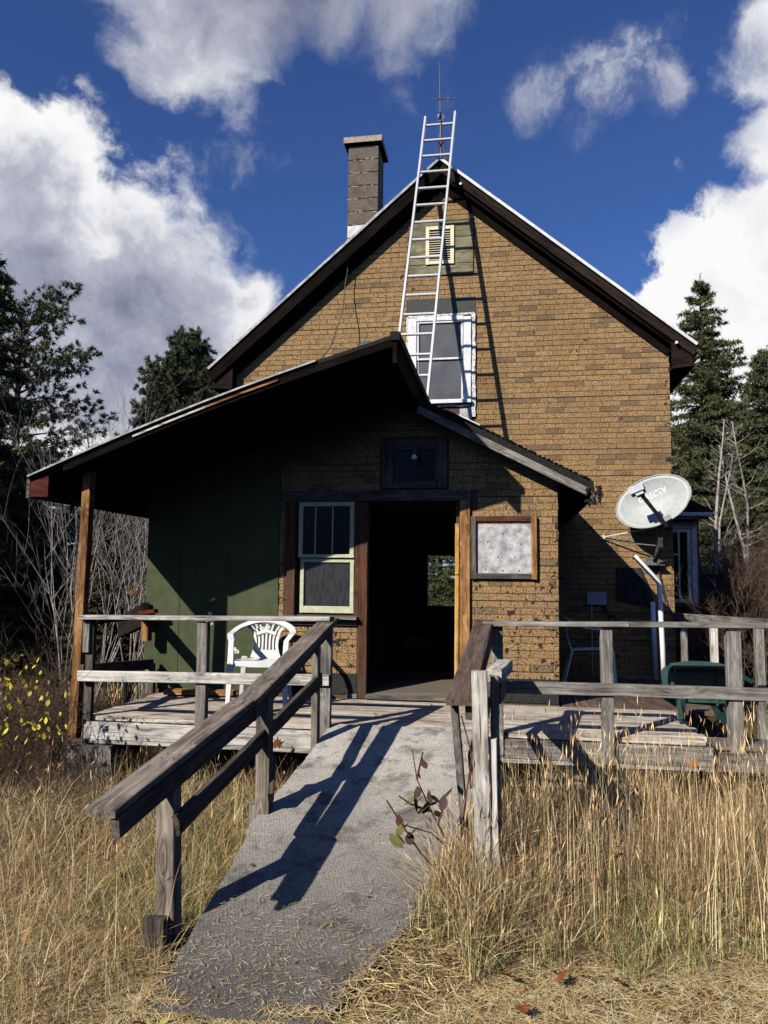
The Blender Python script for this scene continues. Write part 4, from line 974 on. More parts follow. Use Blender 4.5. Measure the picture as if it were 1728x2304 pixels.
# --- white stacking chairs
def garden_chair(label, x, y, rz, m='white_plastic'):
    t = thing('garden_chair', (x, y, ZD), label, 'chair', 'white plastic garden chairs on the deck')
    MW = Matrix.Translation((x, y, ZD)) @ Matrix.Rotation(rz, 4, 'Z')
    tr = lambda p: MW @ Vector(p)
    def ribbon(pts, w, th, upf):
        b = MB(); V = []; n = len(pts)
        for i, p in enumerate(pts):
            p = Vector(p); tg = (Vector(pts[min(i+1, n-1)])-Vector(pts[max(i-1, 0)])).normalized(); u = Vector(upf(i/(n-1))); u = (u-tg*u.dot(tg)).normalized(); s = tg.cross(u)
            ww = w(i/(n-1)) if callable(w) else w
            V += [tr(p+s*ww/2+u*th/2), tr(p-s*ww/2+u*th/2), tr(p-s*ww/2-u*th/2), tr(p+s*ww/2-u*th/2)]
        F = [(i*4+k, i*4+(k+1) % 4, i*4+4+(k+1) % 4, i*4+4+k) for i in range(n-1) for k in range(4)]+[(0, 1, 2, 3), tuple(range(n*4-1, n*4-5, -1))]
        return b.add(V, F)
    def spline(ps, n):
        out = []; ps = [Vector(ps[0])]+[Vector(p) for p in ps]+[Vector(ps[-1])]
        for i in range(1, len(ps)-2):
            for k in range(n):
                t = k/n; a, b_, c, d = ps[i-1:i+3]; out.append(.5*((2*b_)+(c-a)*t+(2*a-5*b_+4*c-d)*t*t+(3*b_-a-3*c+d)*t**3))
        return out+[ps[-2]]
    arch = spline([(-.255, -.20, .60), (-.285, -.12, .648), (-.285, .02, .665), (-.245, .16, .705), (-.13, .245, .750), (0, .27, .765), (.13, .245, .750), (.245, .16, .705), (.285, .02, .665), (.285, -.12, .648), (.255, -.20, .60)], 5)
    ribbon(arch, lambda s: .05+.012*math.sin(s*math.pi), .016, lambda s: (0, -.75*math.sin(s*math.pi)**2, 1) if True else None).obj('arm_frame', m, t, smooth=False)
    b = MB(); V = []; nx, ny = 10, 8
    for j in range(ny+1):
        for i in range(nx+1):
            a, c = i/nx-.5, j/ny; wd = .46-.05*c; V.append(tr((a*wd, -.23+.43*c, .425-.012*math.cos(a*math.pi)*math.sin(c*math.pi)-.02*c-(.03 if j == 0 else 0))))
    nv = len(V); F = [(j*(nx+1)+i, j*(nx+1)+i+1, (j+1)*(nx+1)+i+1, (j+1)*(nx+1)+i) for j in range(ny) for i in range(nx)]
    V += [v-Vector((0, 0, .012)) for v in V]; F += [tuple(nv+i for i in f[::-1]) for f in F]
    b.add(V, F); b.obj('seat', m, t)
    ribbon([(-.235, -.235, .395), (0, -.245, .395), (.235, -.235, .395)], .055, .012, lambda s: (0, 1, 0)).obj('apron', m, t)
    b = MB(); 
    ribbon(spline([(-.135, .20, .41), (-.105, .225, .52), (-.125, .25, .65), (-.19, .235, .725)], 4), .028, .012, lambda s: (0, 1, -.1)).obj('back_edge', m, t)
    ribbon(spline([(.135, .20, .41), (.105, .225, .52), (.125, .25, .65), (.19, .235, .725)], 4), .028, .012, lambda s: (0, 1, -.1)).obj('back_edge', m, t)
    for k in range(5):
        u = (k-2)/2; ribbon(spline([(u*.075, .213, .45), (u*.068, .232, .56), (u*.085, .25, .65), (u*.145, .262-.01*abs(u), .745)], 4), .017 if k != 2 else .017, .010, lambda s: (0, 1, -.1)).obj('slat', m, t)
    ribbon(spline([(-.095, .236, .635), (0, .240, .665), (.095, .236, .635)], 4), .03, .013, lambda s: (0, 1, -.1)).obj('cross_rib', m, t)
    ribbon([(-.13, .206, .44), (.13, .206, .44)], .09, .010, lambda s: (0, 1, -.1)).obj('lower_back', m, t)
    for s in (-1, 1):
        b = MB(); b.beam(tr((s*.255, -.205, .605)), tr((s*.250, -.245, .40)), .05, .022, MW.to_3x3() @ Vector((0, 1, 0)), taper=1.1); b.beam(tr((s*.250, -.245, .41)), tr((s*.262, -.28, 0)), .060, .028, MW.to_3x3() @ Vector((0, 1, 0)), taper=.62)
        b.beam(tr((s*.262, -.235, .41)), tr((s*.275, -.262, 0)), .02, .055, MW.to_3x3() @ Vector((0, 1, 0)), taper=.6); b.obj('leg', m, t)
        b = MB(); b.beam(tr((s*.20, .185, .42)), tr((s*.245, .29, 0)), .055, .026, MW.to_3x3() @ Vector((0, 1, 0)), taper=.62); b.obj('leg', m, t)
    return t
garden_chair('white plastic garden chair in the sun in front of the green wall', -2.315, 7.13, R(9))
garden_chair('white plastic garden chair in deep shade right of the porch, seen from its side', .90, 9.15, R(88))

# --- green plastic chair, tipped so that its underside faces the lawn
gc = thing('garden_chair', (1.55, 6.85, ZD), 'dark green plastic garden chair tipped over behind the right deck railing', 'chair')
def panel(name, quad, th, m='green_plastic'):
    a = [Vector(q) for q in quad]; nrm = (a[1]-a[0]).cross(a[3]-a[0]).normalized(); b = MB(); b.add(a+[p+nrm*th for p in a], [(0, 1, 2, 3), (7, 6, 5, 4), (0, 4, 5, 1), (1, 5, 6, 2), (2, 6, 7, 3), (3, 7, 4, 0)])
    return b.obj(name, m, gc)
panel('seat', ((1.385, 6.86, .74), (1.775, 6.86, .72), (1.765, 6.84, 1.045), (1.375, 6.84, 1.035)), -.012)
b = MB(); top = [(1.315, 6.73, 1.030), (1.335, 6.73, 1.062), (1.40, 6.73, 1.075), (1.50, 6.73, 1.088), (1.60, 6.73, 1.088), (1.72, 6.73, 1.078), (1.80, 6.73, 1.06), (1.86, 6.73, 1.03)]
n = len(top); b.add([p for p in top]+[(x, y+.12, z+.002) for x, y, z in top]+[(x+(.02 if x < 1.5 else -.02), y, z-.035) for x, y, z in top]+[(x+(.02 if x < 1.5 else -.02), y+.12, z-.035) for x, y, z in top],
   [(i, i+1, n+i+1, n+i) for i in range(n-1)]+[(i, 2*n+i, 2*n+i+1, i+1) for i in range(n-1)]+[(2*n+i, 3*n+i, 3*n+i+1, 2*n+i+1) for i in range(n-1)])
b.obj('seat_rim', 'green_plastic', gc, smooth=False)
panel('side_rim', ((1.318, 6.73, .80), (1.345, 6.73, .80), (1.345, 6.73, 1.04), (1.318, 6.73, 1.03)), -.12)
panel('side_rim', ((1.40, 6.79, .62), (1.425, 6.79, .62), (1.36, 6.75, 1.0), (1.335, 6.75, 1.0)), -.08)
for p, q in (((1.38, 6.83, .995), (1.77, 6.83, .995)), ((1.70, 6.83, .73), (1.71, 6.83, 1.05)), ((1.42, 6.83, .76), (1.74, 6.83, .76))): board('rib', 'green_plastic', gc, p, q, .035, .018, (0, 0, 1) if abs(p[0]-q[0]) > .1 else (1, 0, 0), jit=0)
board('leg', 'green_plastic', gc, (1.415, 6.80, .80), (1.435, 6.93, .565), .055, .075, (0, 1, 0), jit=0, taper=.7)
board('leg', 'green_plastic', gc, (1.66, 6.84, .80), (1.80, 6.96, .565), .09, .04, (0, 1, 0), jit=0, taper=.6)
board('leg', 'green_plastic', gc, (1.86, 7.0, 1.00), (2.05, 7.1, .90), .04, .05, jit=0, taper=.7)
board('leg', 'green_plastic', gc, (1.93, 7.05, .92), (1.90, 7.1, .56), .05, .04, (0, 1, 0), jit=0)
b = MB(); bp = [(1.34, .72), (1.325, .80), (1.325, .97), (1.345, 1.0), (1.44, 1.02), (1.44, .66)]; b.prism_y(bp, 7.12, 7.16); b.obj('backrest', 'green_plastic', gc)

# ================================================================ VEGETATION
def needles(P0, P1, K, ln, wd, spread, cols, g, tipbias=0.):
    """K thin triangles along every twig P0->P1"""
    n = len(P0); D = P1-P0; L = np.linalg.norm(D, axis=1, keepdims=True)+1e-6; D = D/L
    D = np.repeat(D, K, 0); P = np.repeat(P0, K, 0); Lr = np.repeat(L, K, 0); N = n*K
    t = g.random((N, 1))**(1/(1+tipbias)); rd = g.normal(size=(N, 3)); rd -= D*np.sum(rd*D, 1, keepdims=True); rd /= np.linalg.norm(rd, axis=1, keepdims=True)+1e-6
    d = D*(1-spread)+rd*spread+np.array([0, 0, .08]); d /= np.linalg.norm(d, axis=1, keepdims=True)
    s = np.cross(d, g.normal(size=(N, 3))); s /= np.linalg.norm(s, axis=1, keepdims=True)+1e-6
    b = P+D*Lr*t; l = ln*g.uniform(.6, 1.25, (N, 1)); w = wd*g.uniform(.7, 1.3, (N, 1))
    V = np.stack([b-s*w/2, b+s*w/2, b+d*l], 1).reshape(-1, 3); F = np.arange(N*3).reshape(-1, 3)
    ci = g.integers(0, len(cols), N); Cc = np.array(cols)[ci]*g.uniform(.75, 1.25, (N, 1)); return V, F, np.repeat(Cc, 3, 0)
SPR = [(0.058, 0.075, 0.029), (0.078, 0.094, 0.034), (0.101, 0.117, 0.042), (0.044, 0.057, 0.026), (0.137, 0.127, 0.049)]
PIN = [(0.05, 0.075, 0.033), (0.07, 0.098, 0.04), (0.092, 0.122, 0.05), (0.125, 0.131, 0.056), (0.043, 0.057, 0.03)]
def spruce(seed, h, r, whorl=.25, nb=7, K=15, gap=0.06, pw=.8, top=1.0):
    g = np.random.default_rng(seed); tw = MB(); P0, P1 = [], []
    tw.tube([(0, 0, -.2), (.02, .01, h*.4), (0, .03, h*.75), (0, 0, h)], [.03+h*.012, .02+h*.009, .01+h*.004, .008], 8)
    z = h*gap
    while z < h*.985:
        Lz = r*(1-z/h)**pw+.10
        for k in range(nb if z < h*.9 else 4):
            a = g.uniform(0, 6.283); L = Lz*g.uniform(.62, 1.18); el = g.uniform(.05, .35)*(.4+.9*z/h)
            dirn = np.array([math.cos(a), math.sin(a), 0]); zz = z+g.uniform(-.12, .12)
            pt = lambda t: np.array([0, 0, zz])+dirn*L*t+np.array([0, 0, L*(el*t-.38*t*t+.18*t**3)])
            if L > .35: tw.tube([pt(0), pt(.5), pt(1)], [.012+.008*L, .009, .003], 3, False)
            m = max(3, int(L/.16)); tt = np.linspace(.12, 1, m)
            for t in tt:
                p = pt(t); P0.append(p); P1.append(pt(min(1.0, t+.9/m)))
                ll = (.42*L*(1-t)+.11)*g.uniform(.6, 1.1)
                for s in (-1, 1):
                    sd = dirn*.62+s*np.array([-dirn[1], dirn[0], 0])*.78+np.array([0, 0, g.uniform(-.28, .02)])
                    P0.append(p); P1.append(p+sd*ll)
        z += whorl*g.uniform(.8, 1.2)*(1 if z < h*.8 else .7)
    P0.append(np.array([0, 0, h-.3])); P1.append(np.array([0, 0, h+.12]))
    return tw, needles(np.array(P0), np.array(P1), K, .125, .036, .60, SPR, g)
def pine(seed, h, r, z0, K=26, nb=5, whorl=.36, up=.25, shape='round', side=None, dens=1.0):
    g = np.random.default_rng(seed); tw = MB(); P0, P1 = [], []
    tw.tube([(0, 0, -.2), (.05, .02, h*.35), (-.04, .03, h*.7), (0, 0, h*.97)], [.05+h*.013, .03+h*.011, .02+h*.006, .015], 8)
    z = z0
    while z < h*.97:
        f = (z-z0)/(h-z0); Lz = r*((math.sin(math.pi*min(1, .22+.72*f)))**.8 if shape == 'round' else (1-f)**.95*1.0+.05)
        for k in range(nb):
            a = g.uniform(0, 6.283); L = Lz*g.uniform(.55, 1.15)
            if side is not None: L *= .75+.35*math.cos(a-side)
            L = max(L, .18); el = up*g.uniform(.3, 1.5)+.7*f*f
            dirn = np.array([math.cos(a), math.sin(a), 0]); sw = g.uniform(-.2, .2)
            pt = lambda t: np.array([0, 0, z])+dirn*L*t+np.array([-dirn[1], dirn[0], 0])*L*sw*t*t+np.array([0, 0, L*(el*t+.14*t*t)])
            tw.tube([pt(0), pt(.35), pt(.7), pt(1)], [.016+.012*L, .015, .010, .004], 4, False)
            m = max(3, int(L/.17*dens))
            for t in np.linspace(.28, 1, m):
                p = pt(t)
                for s in range(2 if t < .95 else 1):
                    sg = -1 if s else 1; ll = g.uniform(.18, .50)*(1.15-.5*t)*min(1.3, .5+L/2)
                    sd = dirn*.6+sg*np.array([-dirn[1], dirn[0], 0])*g.uniform(.3, .9)+np.array([0, 0, g.uniform(-.05, .55)]); sd /= np.linalg.norm(sd)
                    q = p+sd*ll; tw.tube([p, q], [.006, .003], 3, False)
                    P0.append(q-sd*.07); P1.append(q+sd*.035)
                    if ll > .25:
                        for e in range(2):
                            s2 = sd+g.normal(size=3)*.5; s2 /= np.linalg.norm(s2); q2 = p+sd*ll*.55+s2*.17; P0.append(q2-s2*.07); P1.append(q2+s2*.03)
        z += whorl*g.uniform(.8, 1.2)
    return tw, needles(np.array(P0), np.array(P1), K, .135, .026, .60, PIN, g)
def tree_thing(name, data, label, x, y, bark, group=None, s=1, rz=0):
    tw, (V, F, Cc) = data; t = thing(name, (x, y, 0), label, 'tree', group)
    t.rotation_euler = (0, 0, rz); mw = Matrix.Translation((x, y, 0)) @ Matrix.Rotation(rz, 4, 'Z') @ Matrix.Scale(s, 4)
    t.matrix_basis = mw; W[t.name] = mw
    tw.obj('trunk', bark, t, mw, smooth=True); np_mesh('crown', V, F, 'needles', t, Cc, mw); return t
def place_copy(src, x, y, s, rz, label, group, zs=1, lean=0):
    mw = Matrix.Translation((x, y, 0)) @ Matrix.Rotation(rz, 4, 'Z') @ Matrix.Rotation(lean, 4, 'X') @ Matrix.Diagonal((s, s, s*zs, 1))
    c = src.copy(); C.objects.link(c); c.matrix_basis = mw; W[c.name] = mw
    for ch in src.children:
        d = ch.copy(); C.objects.link(d); d.parent = c; d.matrix_parent_inverse = ch.matrix_parent_inverse.copy()
    tag(c, label, None, group); return c

sprA = spruce(11, 11.0, 3.3, nb=6, pw=.88); sprB = spruce(12, 9.0, 2.6, nb=7); sprC = spruce(13, 8.0, 2.2, nb=8, whorl=.22, K=10)
t_sprA = tree_thing('spruce_tree', sprA, 'tall pointed spruce rising above the right corner of the house', 5.80, 24, 'bark_spruce')
t_sprB = tree_thing('spruce_tree', sprB, 'dark spruce at the far left edge, beside the porch eave', -9.75, 12.6, 'bark_spruce', s=.90)
t_sprC = tree_thing('spruce_tree', sprC, 'bushy spruce in the wood right of the satellite dish', 7.05, 22.5, 'bark_spruce', s=1.02)
t_pinA = tree_thing('pine_tree', pine(21, 9.8, 2.5, 4.6, nb=5, K=20, up=.14, whorl=.36, dens=.95), 'tall open pine with long bare limbs at the left edge, before the grey cloud', -14.05, 20, 'bark_pine')
t_pinB = tree_thing('pine_tree', pine(22, 10.75, 3.2, 3.0, nb=12, K=32, whorl=.23, up=.22, shape='cone', dens=1.5), 'dense rounded pine showing above the sagging porch roof', -11.55, 26, 'bark_pine')
G1 = 'conifers of the wood right of the house'
L1 = 'dark conifer in the wood beyond the right corner of the house'
for x, y, s, z_ in ((4.75, 27, .95, 1.0), (6.75, 19.0, .82, .95), (5.05, 19.5, .62, 1.0), (8.6, 27, 1.2, 1), (7.6, 30, 1.25, 1.05), (5.9, 30, 1.05, 1.0), (9.6, 24, 1.05, 1), (6.1, 17.2, .60, 1), (7.7, 18.0, .75, 1), (4.4, 22.5, .62, 1), (10.8, 20, 1.1, 1), (12.0, 30, 1.3, 1), (8.0, 14.5, .7, 1), (5.2, 23.5, .75, .9), (6.5, 27.5, 1.0, .95), (4.9, 31, .9, 1)):
    src = (t_sprB, t_sprC)[int(rng.integers(0, 2))]; place_copy(src, x, y, s*(.9 if src is t_sprB else 1), rng.uniform(0, 6.2), L1, G1, z_)
G1 = 'conifers of the dark wood on the left'; L1 = 'dark conifer in the wood beyond the left end of the porch'
for x, y, s in ((-8.3, 24, .46), (-10.1, 23, .50), (-12.2, 24, .55), (-14.5, 26, .6), (-16.6, 25, .68), (-18.8, 28, .8), (-9.0, 28, .60), (-11.5, 30, .58), (-13.6, 31, .6), (-16, 32, .72), (-7.0, 26, .5), (-20, 24, .95), (-12.0, 17.5, .60), (-10.3, 15.2, .46), (-10.9, 12.2, .95), (-12.4, 13.6, 1.1), (-9.1, 18.5, .44), (-7.8, 18, .44), (-6.3, 17, .44), (-5.4, 19, .45), (-9.6, 16.2, .46), (-8.2, 15.4, .42), (-7.0, 15.0, .40), (-11.2, 15.8, .52), (-9.3, 13.3, .40), (-9.9, 11.5, .72), (-6.2, 14.2, .38), (-5.3, 15, .40), (-10.8, 14.0, .62), (-7.6, 16.6, .45), (-6.9, 18.5, .5), (-8.8, 17.2, .48), (-9.9, 18.0, .52), (-5.9, 12.6, .34), (-7.9, 13.4, .36), (-6.9, 12.2, .32), (-8.6, 12.0, .36), (-10.4, 12.4, .75), (-5.0, 13.3, .34), (-13.5, 16.2, .9), (-8.9, 14.4, .40)):
    src = (t_sprB, t_sprC)[int(rng.integers(0, 2))]; place_copy(src, x, y, s, rng.uniform(0, 6.2), L1, G1)
for i in range(30):
    az = 62+i*8.2; a = R(az); rr_ = 16.5+2.5*math.sin(i*2.3); sc = .62 if 185 < az < 243 else 1.12+.12*math.sin(i*1.7)  # unseen tree ring added to cut sky fill, kept low towards the sun
    place_copy((t_sprB, t_sprC)[i % 2], rr_*math.sin(a), rr_*math.cos(a), sc, i*1.3, 'unseen dark conifer added on the near side to cut the sky light', 'unseen conifers added on the near side to cut the sky light')
place_copy(t_sprC, -2.1, 24, .8, 1.0, 'spruce seen through the open doorway and the rear window', None)
place_copy(t_sprB, -10.0, 30.5, .78, 2.0, 'small spruce tip just left of the rounded pine', None)

# --- bare shrubs and birches
def twiggy(seed, h, nst, r0, spread, depth=3, wig=.12, n_child=5):
    g = np.random.default_rng(seed); b = MB()
    def grow(p, d, L, r, lev):
        pts = [p]; m = 5 if lev == 0 else 4; q = p.copy(); dd = d.copy()
        for i in range(m):
            dd = dd+g.normal(size=3)*wig+np.array([0, 0, .10]); dd /= np.linalg.norm(dd); q = q+dd*L/m; pts.append(q.copy())
        b.tube(pts, [r*(1-.8*i/m) for i in range(m+1)], 4 if lev else 5, False)
        if lev < depth:
            for k in range(n_child-lev):
                t = g.uniform(.25, .98); i = min(m-1, int(t*m)); p2 = pts[i]+(pts[i+1]-pts[i])*(t*m-i)
                a = g.uniform(0, 6.283); sd = dd*.8+np.array([math.cos(a), math.sin(a), g.uniform(-.1, .5)])*.62; sd /= np.linalg.norm(sd)
                grow(p2, sd, L*g.uniform(.28, .52), r*(1-.75*t)*.62+.0012, lev+1)
    for k in range(nst):
        a = g.uniform(0, 6.283); s = spread*g.uniform(.2, 1)
        grow(np.array([math.cos(a)*.25*spread*g.random(), math.sin(a)*.25*spread*g.random(), -.05]), np.array([math.cos(a)*s, math.sin(a)*s, 1.0]), h*g.uniform(.7, 1.05), r0*g.uniform(.7, 1.1), 0)
    return b
def bush(name, b, m, label, x, y, cat='shrub', group=None, s=1, rz=0):
    mw = Matrix.Translation((x, y, 0)) @ Matrix.Rotation(rz, 4, 'Z') @ Matrix.Scale(s, 4)
    o = b.obj(name, m, None, mw, smooth=True); return tag(o, label, cat, group)
def bcopy(src, x, y, s, rz, label, group):
    c = src.copy(); C.objects.link(c); c.matrix_basis = Matrix.Translation((x, y, 0)) @ Matrix.Rotation(rz, 4, 'Z') @ Matrix.Scale(s, 4); tag(c, label, None, group); return c
GB = 'bare grey-stemmed shrubs left of the porch'; LB_ = 'bare pale-stemmed shrub in the thicket behind the left deck railing'
sh = [bush('bare_shrub', twiggy(31+i, 4.2, 6, .015, .36, 2, .10, 5), 'bark_pale', LB_, -5.0-i*.9, 9.6+i*.8, group=GB) for i in range(3)]
for i in range(15):
    y = rng.uniform(8.3, 14); x = rng.uniform(-.60*y-.2, -.60*y+3.2) if i % 2 else rng.uniform(-.66*y, -.40*y)
    if y < 10.2 and x > -4.4: x = -4.7
    x = min(x, -4.0); bcopy(sh[i % 3], x, y, rng.uniform(.6, .98), rng.uniform(0, 6.2), LB_, GB)
GR = 'leafless reddish shrubs right of the house'; LR = 'tangled reddish leafless shrub at the edge of the wood right of the house'
rs_ = [bush('bare_shrub', twiggy(41+i, 2.1, 11, .010, .7, 3, .2, 6), 'bark_red', LR, 3.5+i*.5, 12.5+i, group=GR) for i in range(2)]
for i in range(26):
    y = rng.uniform(10.6, 18); x = rng.uniform(.235*y, .34*y+.3); bcopy(rs_[i % 2], x, y, rng.uniform(.7, 1.25), rng.uniform(0, 6.2), LR, GR)
GW = 'brown leafless weeds round the left corner of the deck'; LW = 'low tangle of brown leafless weeds at the left corner of the deck'
ws = bush('weed_tangle', twiggy(51, 1.1, 16, .006, .8, 3, .25, 5), 'bark_red', LW, -4.35, 6.6, group=GW)
for i in range(15):
    y = rng.uniform(4.6, 9.5); x = -.70*y+rng.uniform(-.3, .45)+(.0 if y < 7 else .6); x = min(x, -4.1 if y > 5.6 else -3.3); bcopy(ws, x, y, rng.uniform(.45, .85), rng.uniform(0, 6.2), LW, GW)
bt = MB(); 
def birch(seed, h, r):
    g = np.random.default_rng(seed); b = MB(); pts = [np.array([0, 0, -.1])]; q = pts[0].copy(); d = np.array([g.uniform(-.06, .06), 0, 1.])
    for i in range(9): d = d+g.normal(size=3)*.05; d /= np.linalg.norm(d); q = q+d*h/9; pts.append(q.copy())
    b.tube(pts, [r*(1-.85*i/9) for i in range(10)], 7)
    for k in range(24):
        t = g.uniform(.25, .98); i = min(8, int(t*9)); p = pts[i]+(pts[i+1]-pts[i])*(t*9-i); a = g.uniform(0, 6.283); L = g.uniform(.5, 1.4)*(1.2-t)
        dd = np.array([math.cos(a), math.sin(a), g.uniform(.3, 1.0)]); dd /= np.linalg.norm(dd); p1 = p+dd*L*.5; p2 = p1+(dd+g.normal(size=3)*.25+np.array([0, 0, .2]))*L*.5
        b.tube([p, p1, p2], [r*.28*(1.1-t)+.003, .006, .002], 4, False)
        for e in range(4):
            s0 = p1+(p2-p1)*g.random(); b.tube([s0, s0+(dd+g.normal(size=3)*.5)*L*.3], [.004, .0015], 3, False)
    return b
GT = 'slim pale birches in front of the wood'
b1 = bush('birch_tree', birch(61, 5.2, .07), 'bark_birch', 'thick pale birch trunk nearest the bay window', 3.88, 16.0, 'tree', GT); b2 = bush('birch_tree', birch(62, 4.6, .048), 'bark_birch', 'pale birch trunk second from the bay window', 4.18, 16.4, 'tree', GT)
bcopy(b1, 4.72, 16.2, .9, 2.0, 'crooked pale birch near the right edge of the photo', GT); bcopy(b2, 4.32, 17.0, 1.05, 4.0, 'thin birch just behind the two birches by the bay', GT)
bcopy(b2, 5.3, 18.5, 1.2, 1.0, 'thin birch farther back at the right edge', GT); bcopy(b1, 3.95, 19.5, .85, 1.0, 'thin birch farther back beside the house corner', GT)
bcopy(b2, -10.6, 17.2, 1.35, .5, 'leafless tree whose top shows above the left end of the porch roof', 'leafless trees behind the porch roof'); bcopy(b1, -9.2, 16.5, 1.08, 2.5, 'thin leafless tree behind the middle of the sagging porch roof', 'leafless trees behind the porch roof')
bcopy(b2, -7.8, 16.0, 1.18, 3.5, 'leafless tree nearest the rounded pine, behind the porch roof', 'leafless trees behind the porch roof')

# --- leaves: one cupped leaf mesh per colour
def leaf_mesh(c, seed, star=False):
    g = random.Random(seed); V = [(0, 0, 0)]; F = []
    if star: ou = [(.0, -.1), (.28, -.42), (.30, -.15), (.62, -.22), (.42, .02), (.80, .38), (.38, .30), (.30, .62), (.12, .50), (0, 1.0), (-.12, .5), (-.30, .62), (-.38, .3), (-.8, .38), (-.42, .02), (-.62, -.22), (-.3, -.15), (-.28, -.42)]
    else: ou = [(0, -.5), (.22, -.28), (.32, 0), (.24, .28), (0, .62), (-.24, .28), (-.32, 0), (-.22, -.28)]
    V += [(x, y, .25*(x*x+.4*y*y)*g.uniform(.4, 1.6)) for x, y in ou]; n = len(ou); F = [(0, 1+i, 1+(i+1) % n) for i in range(n)]
    V2 = [(x, y, z-.02) for x, y, z in V]; k = len(V); V += V2; F += [(k, k+1+(i+1) % n, k+1+i) for i in range(n)]
    me = bpy.data.meshes.new('leaf'); me.from_pydata(V, [], F); a = me.color_attributes.new('Col', 'FLOAT_COLOR', 'POINT')
    for i in range(len(V)): s = g.uniform(.75, 1.15); a.data[i].color = (c[0]*s, c[1]*s, c[2]*s, 1)
    me.materials.append(MAT['leaf']); me.update(); return me
def put_leaf(me, p, s, rot, parent=None, name='leaf'):
    o = bpy.data.objects.new(name, me); mw = Matrix.Translation(p) @ Matrix.Rotation(rot[0], 4, 'Z') @ Matrix.Rotation(rot[1], 4, 'X') @ Matrix.Rotation(rot[2], 4, 'Y') @ Matrix.Scale(s, 4)
    return link(o, parent, mw)
yel = [leaf_mesh(c, i) for i, c in enumerate([(.78, .64, .07), (.66, .58, .09), (.42, .44, .08), (.70, .50, .08), (.24, .29, .06)])]
yb = thing('yellow_leaf_bush', (-3.95, 5.75, 0), 'straggling bush with yellow leaves at the left edge beside the deck corner', 'shrub')
tws = twiggy(71, 1.35, 7, .008, .55, 2, .16, 5); tws.obj('stems', 'bark_red', yb, Matrix.Translation((-3.75, 5.4, 0)))
r_ = random.Random(12)
for i in range(230):
    a = r_.random(); x = -4.05+r_.random()*.72; z = (.88+r_.uniform(-.34, .27)) if i < 190 else r_.uniform(.25, .75); y = 5.40+r_.uniform(-.3, .3)
    if x > -3.5 and z > 1.0: continue
    put_leaf(yel[r_.choice((0, 0, 1, 2, 3, 4))], (x, y, z), r_.uniform(.030, .052), (r_.uniform(0, 6), r_.uniform(.3, 1.5), r_.uniform(-.8, .8)), yb)
brm = thing('bramble', (-.28, 4.15, .2), 'red-stemmed bramble with purple-green leaves leaning over the right edge of the ramp', 'plant')
b = MB()
stems = [[(-.24, 4.1, .12), (-.31, 4.08, .40), (-.39, 4.06, .55), (-.47, 4.05, .72), (-.495, 4.05, .87)], [(-.24, 4.1, .12), (-.30, 4.1, .36), (-.40, 4.1, .44), (-.53, 4.1, .47)], [(-.31, 4.08, .40), (-.36, 4.05, .50), (-.33, 4.04, .60)],
         [(-.47, 4.05, .72), (-.455, 4.05, .79), (-.44, 4.05, .86)], [(-.40, 4.06, .56), (-.50, 4.03, .60), (-.56, 4.02, .64)], [(-.22, 4.15, .1), (-.24, 4.2, .5), (-.20, 4.3, .8), (-.26, 4.35, 1.0)], [(-.24, 4.1, .12), (-.45, 4.02, .37), (-.62, 4.0, .62)]]
for s in stems: b.tube(s, [.006-.0009*i for i in range(len(s))], 5, False)
b.obj('stems', 'bark_bramble', brm, smooth=True)
bl = [leaf_mesh(c, 20+i) for i, c in enumerate([(.16, .17, .05), (.10, .055, .045), (.20, .20, .07), (.13, .07, .05)])]
for x, z, k, s in ((-.475, .60, 0, .075), (-.455, .63, 1, .07), (-.40, .64, 3, .06), (-.42, .58, 0, .06), (-.39, .60, 1, .06), (-.33, .62, 1, .065), (-.52, .56, 2, .085), (-.55, .47, 0, .07), (-.52, .49, 2, .075), (-.57, .41, 2, .09), (-.54, .43, 1, .06), (-.49, .46, 3, .07), (-.36, .55, 0, .06), (-.43, .80, 3, .05), (-.46, .74, 3, .04), (-.44, .57, 1, .07), (-.37, .635, 3, .07), (-.345, .585, 0, .06), (-.50, .615, 2, .07), (-.50, .43, 1, .07), (-.56, .50, 3, .06), (-.46, .665, 1, .06), (-.41, .47, 3, .05), (-.31, .66, 1, .06)):
    put_leaf(bl[k], (x, 4.03+r_.uniform(-.03, .03), z), s*1.15, (r_.uniform(0, 6), r_.uniform(.4, 1.5), r_.uniform(-.6, .6)), brm)

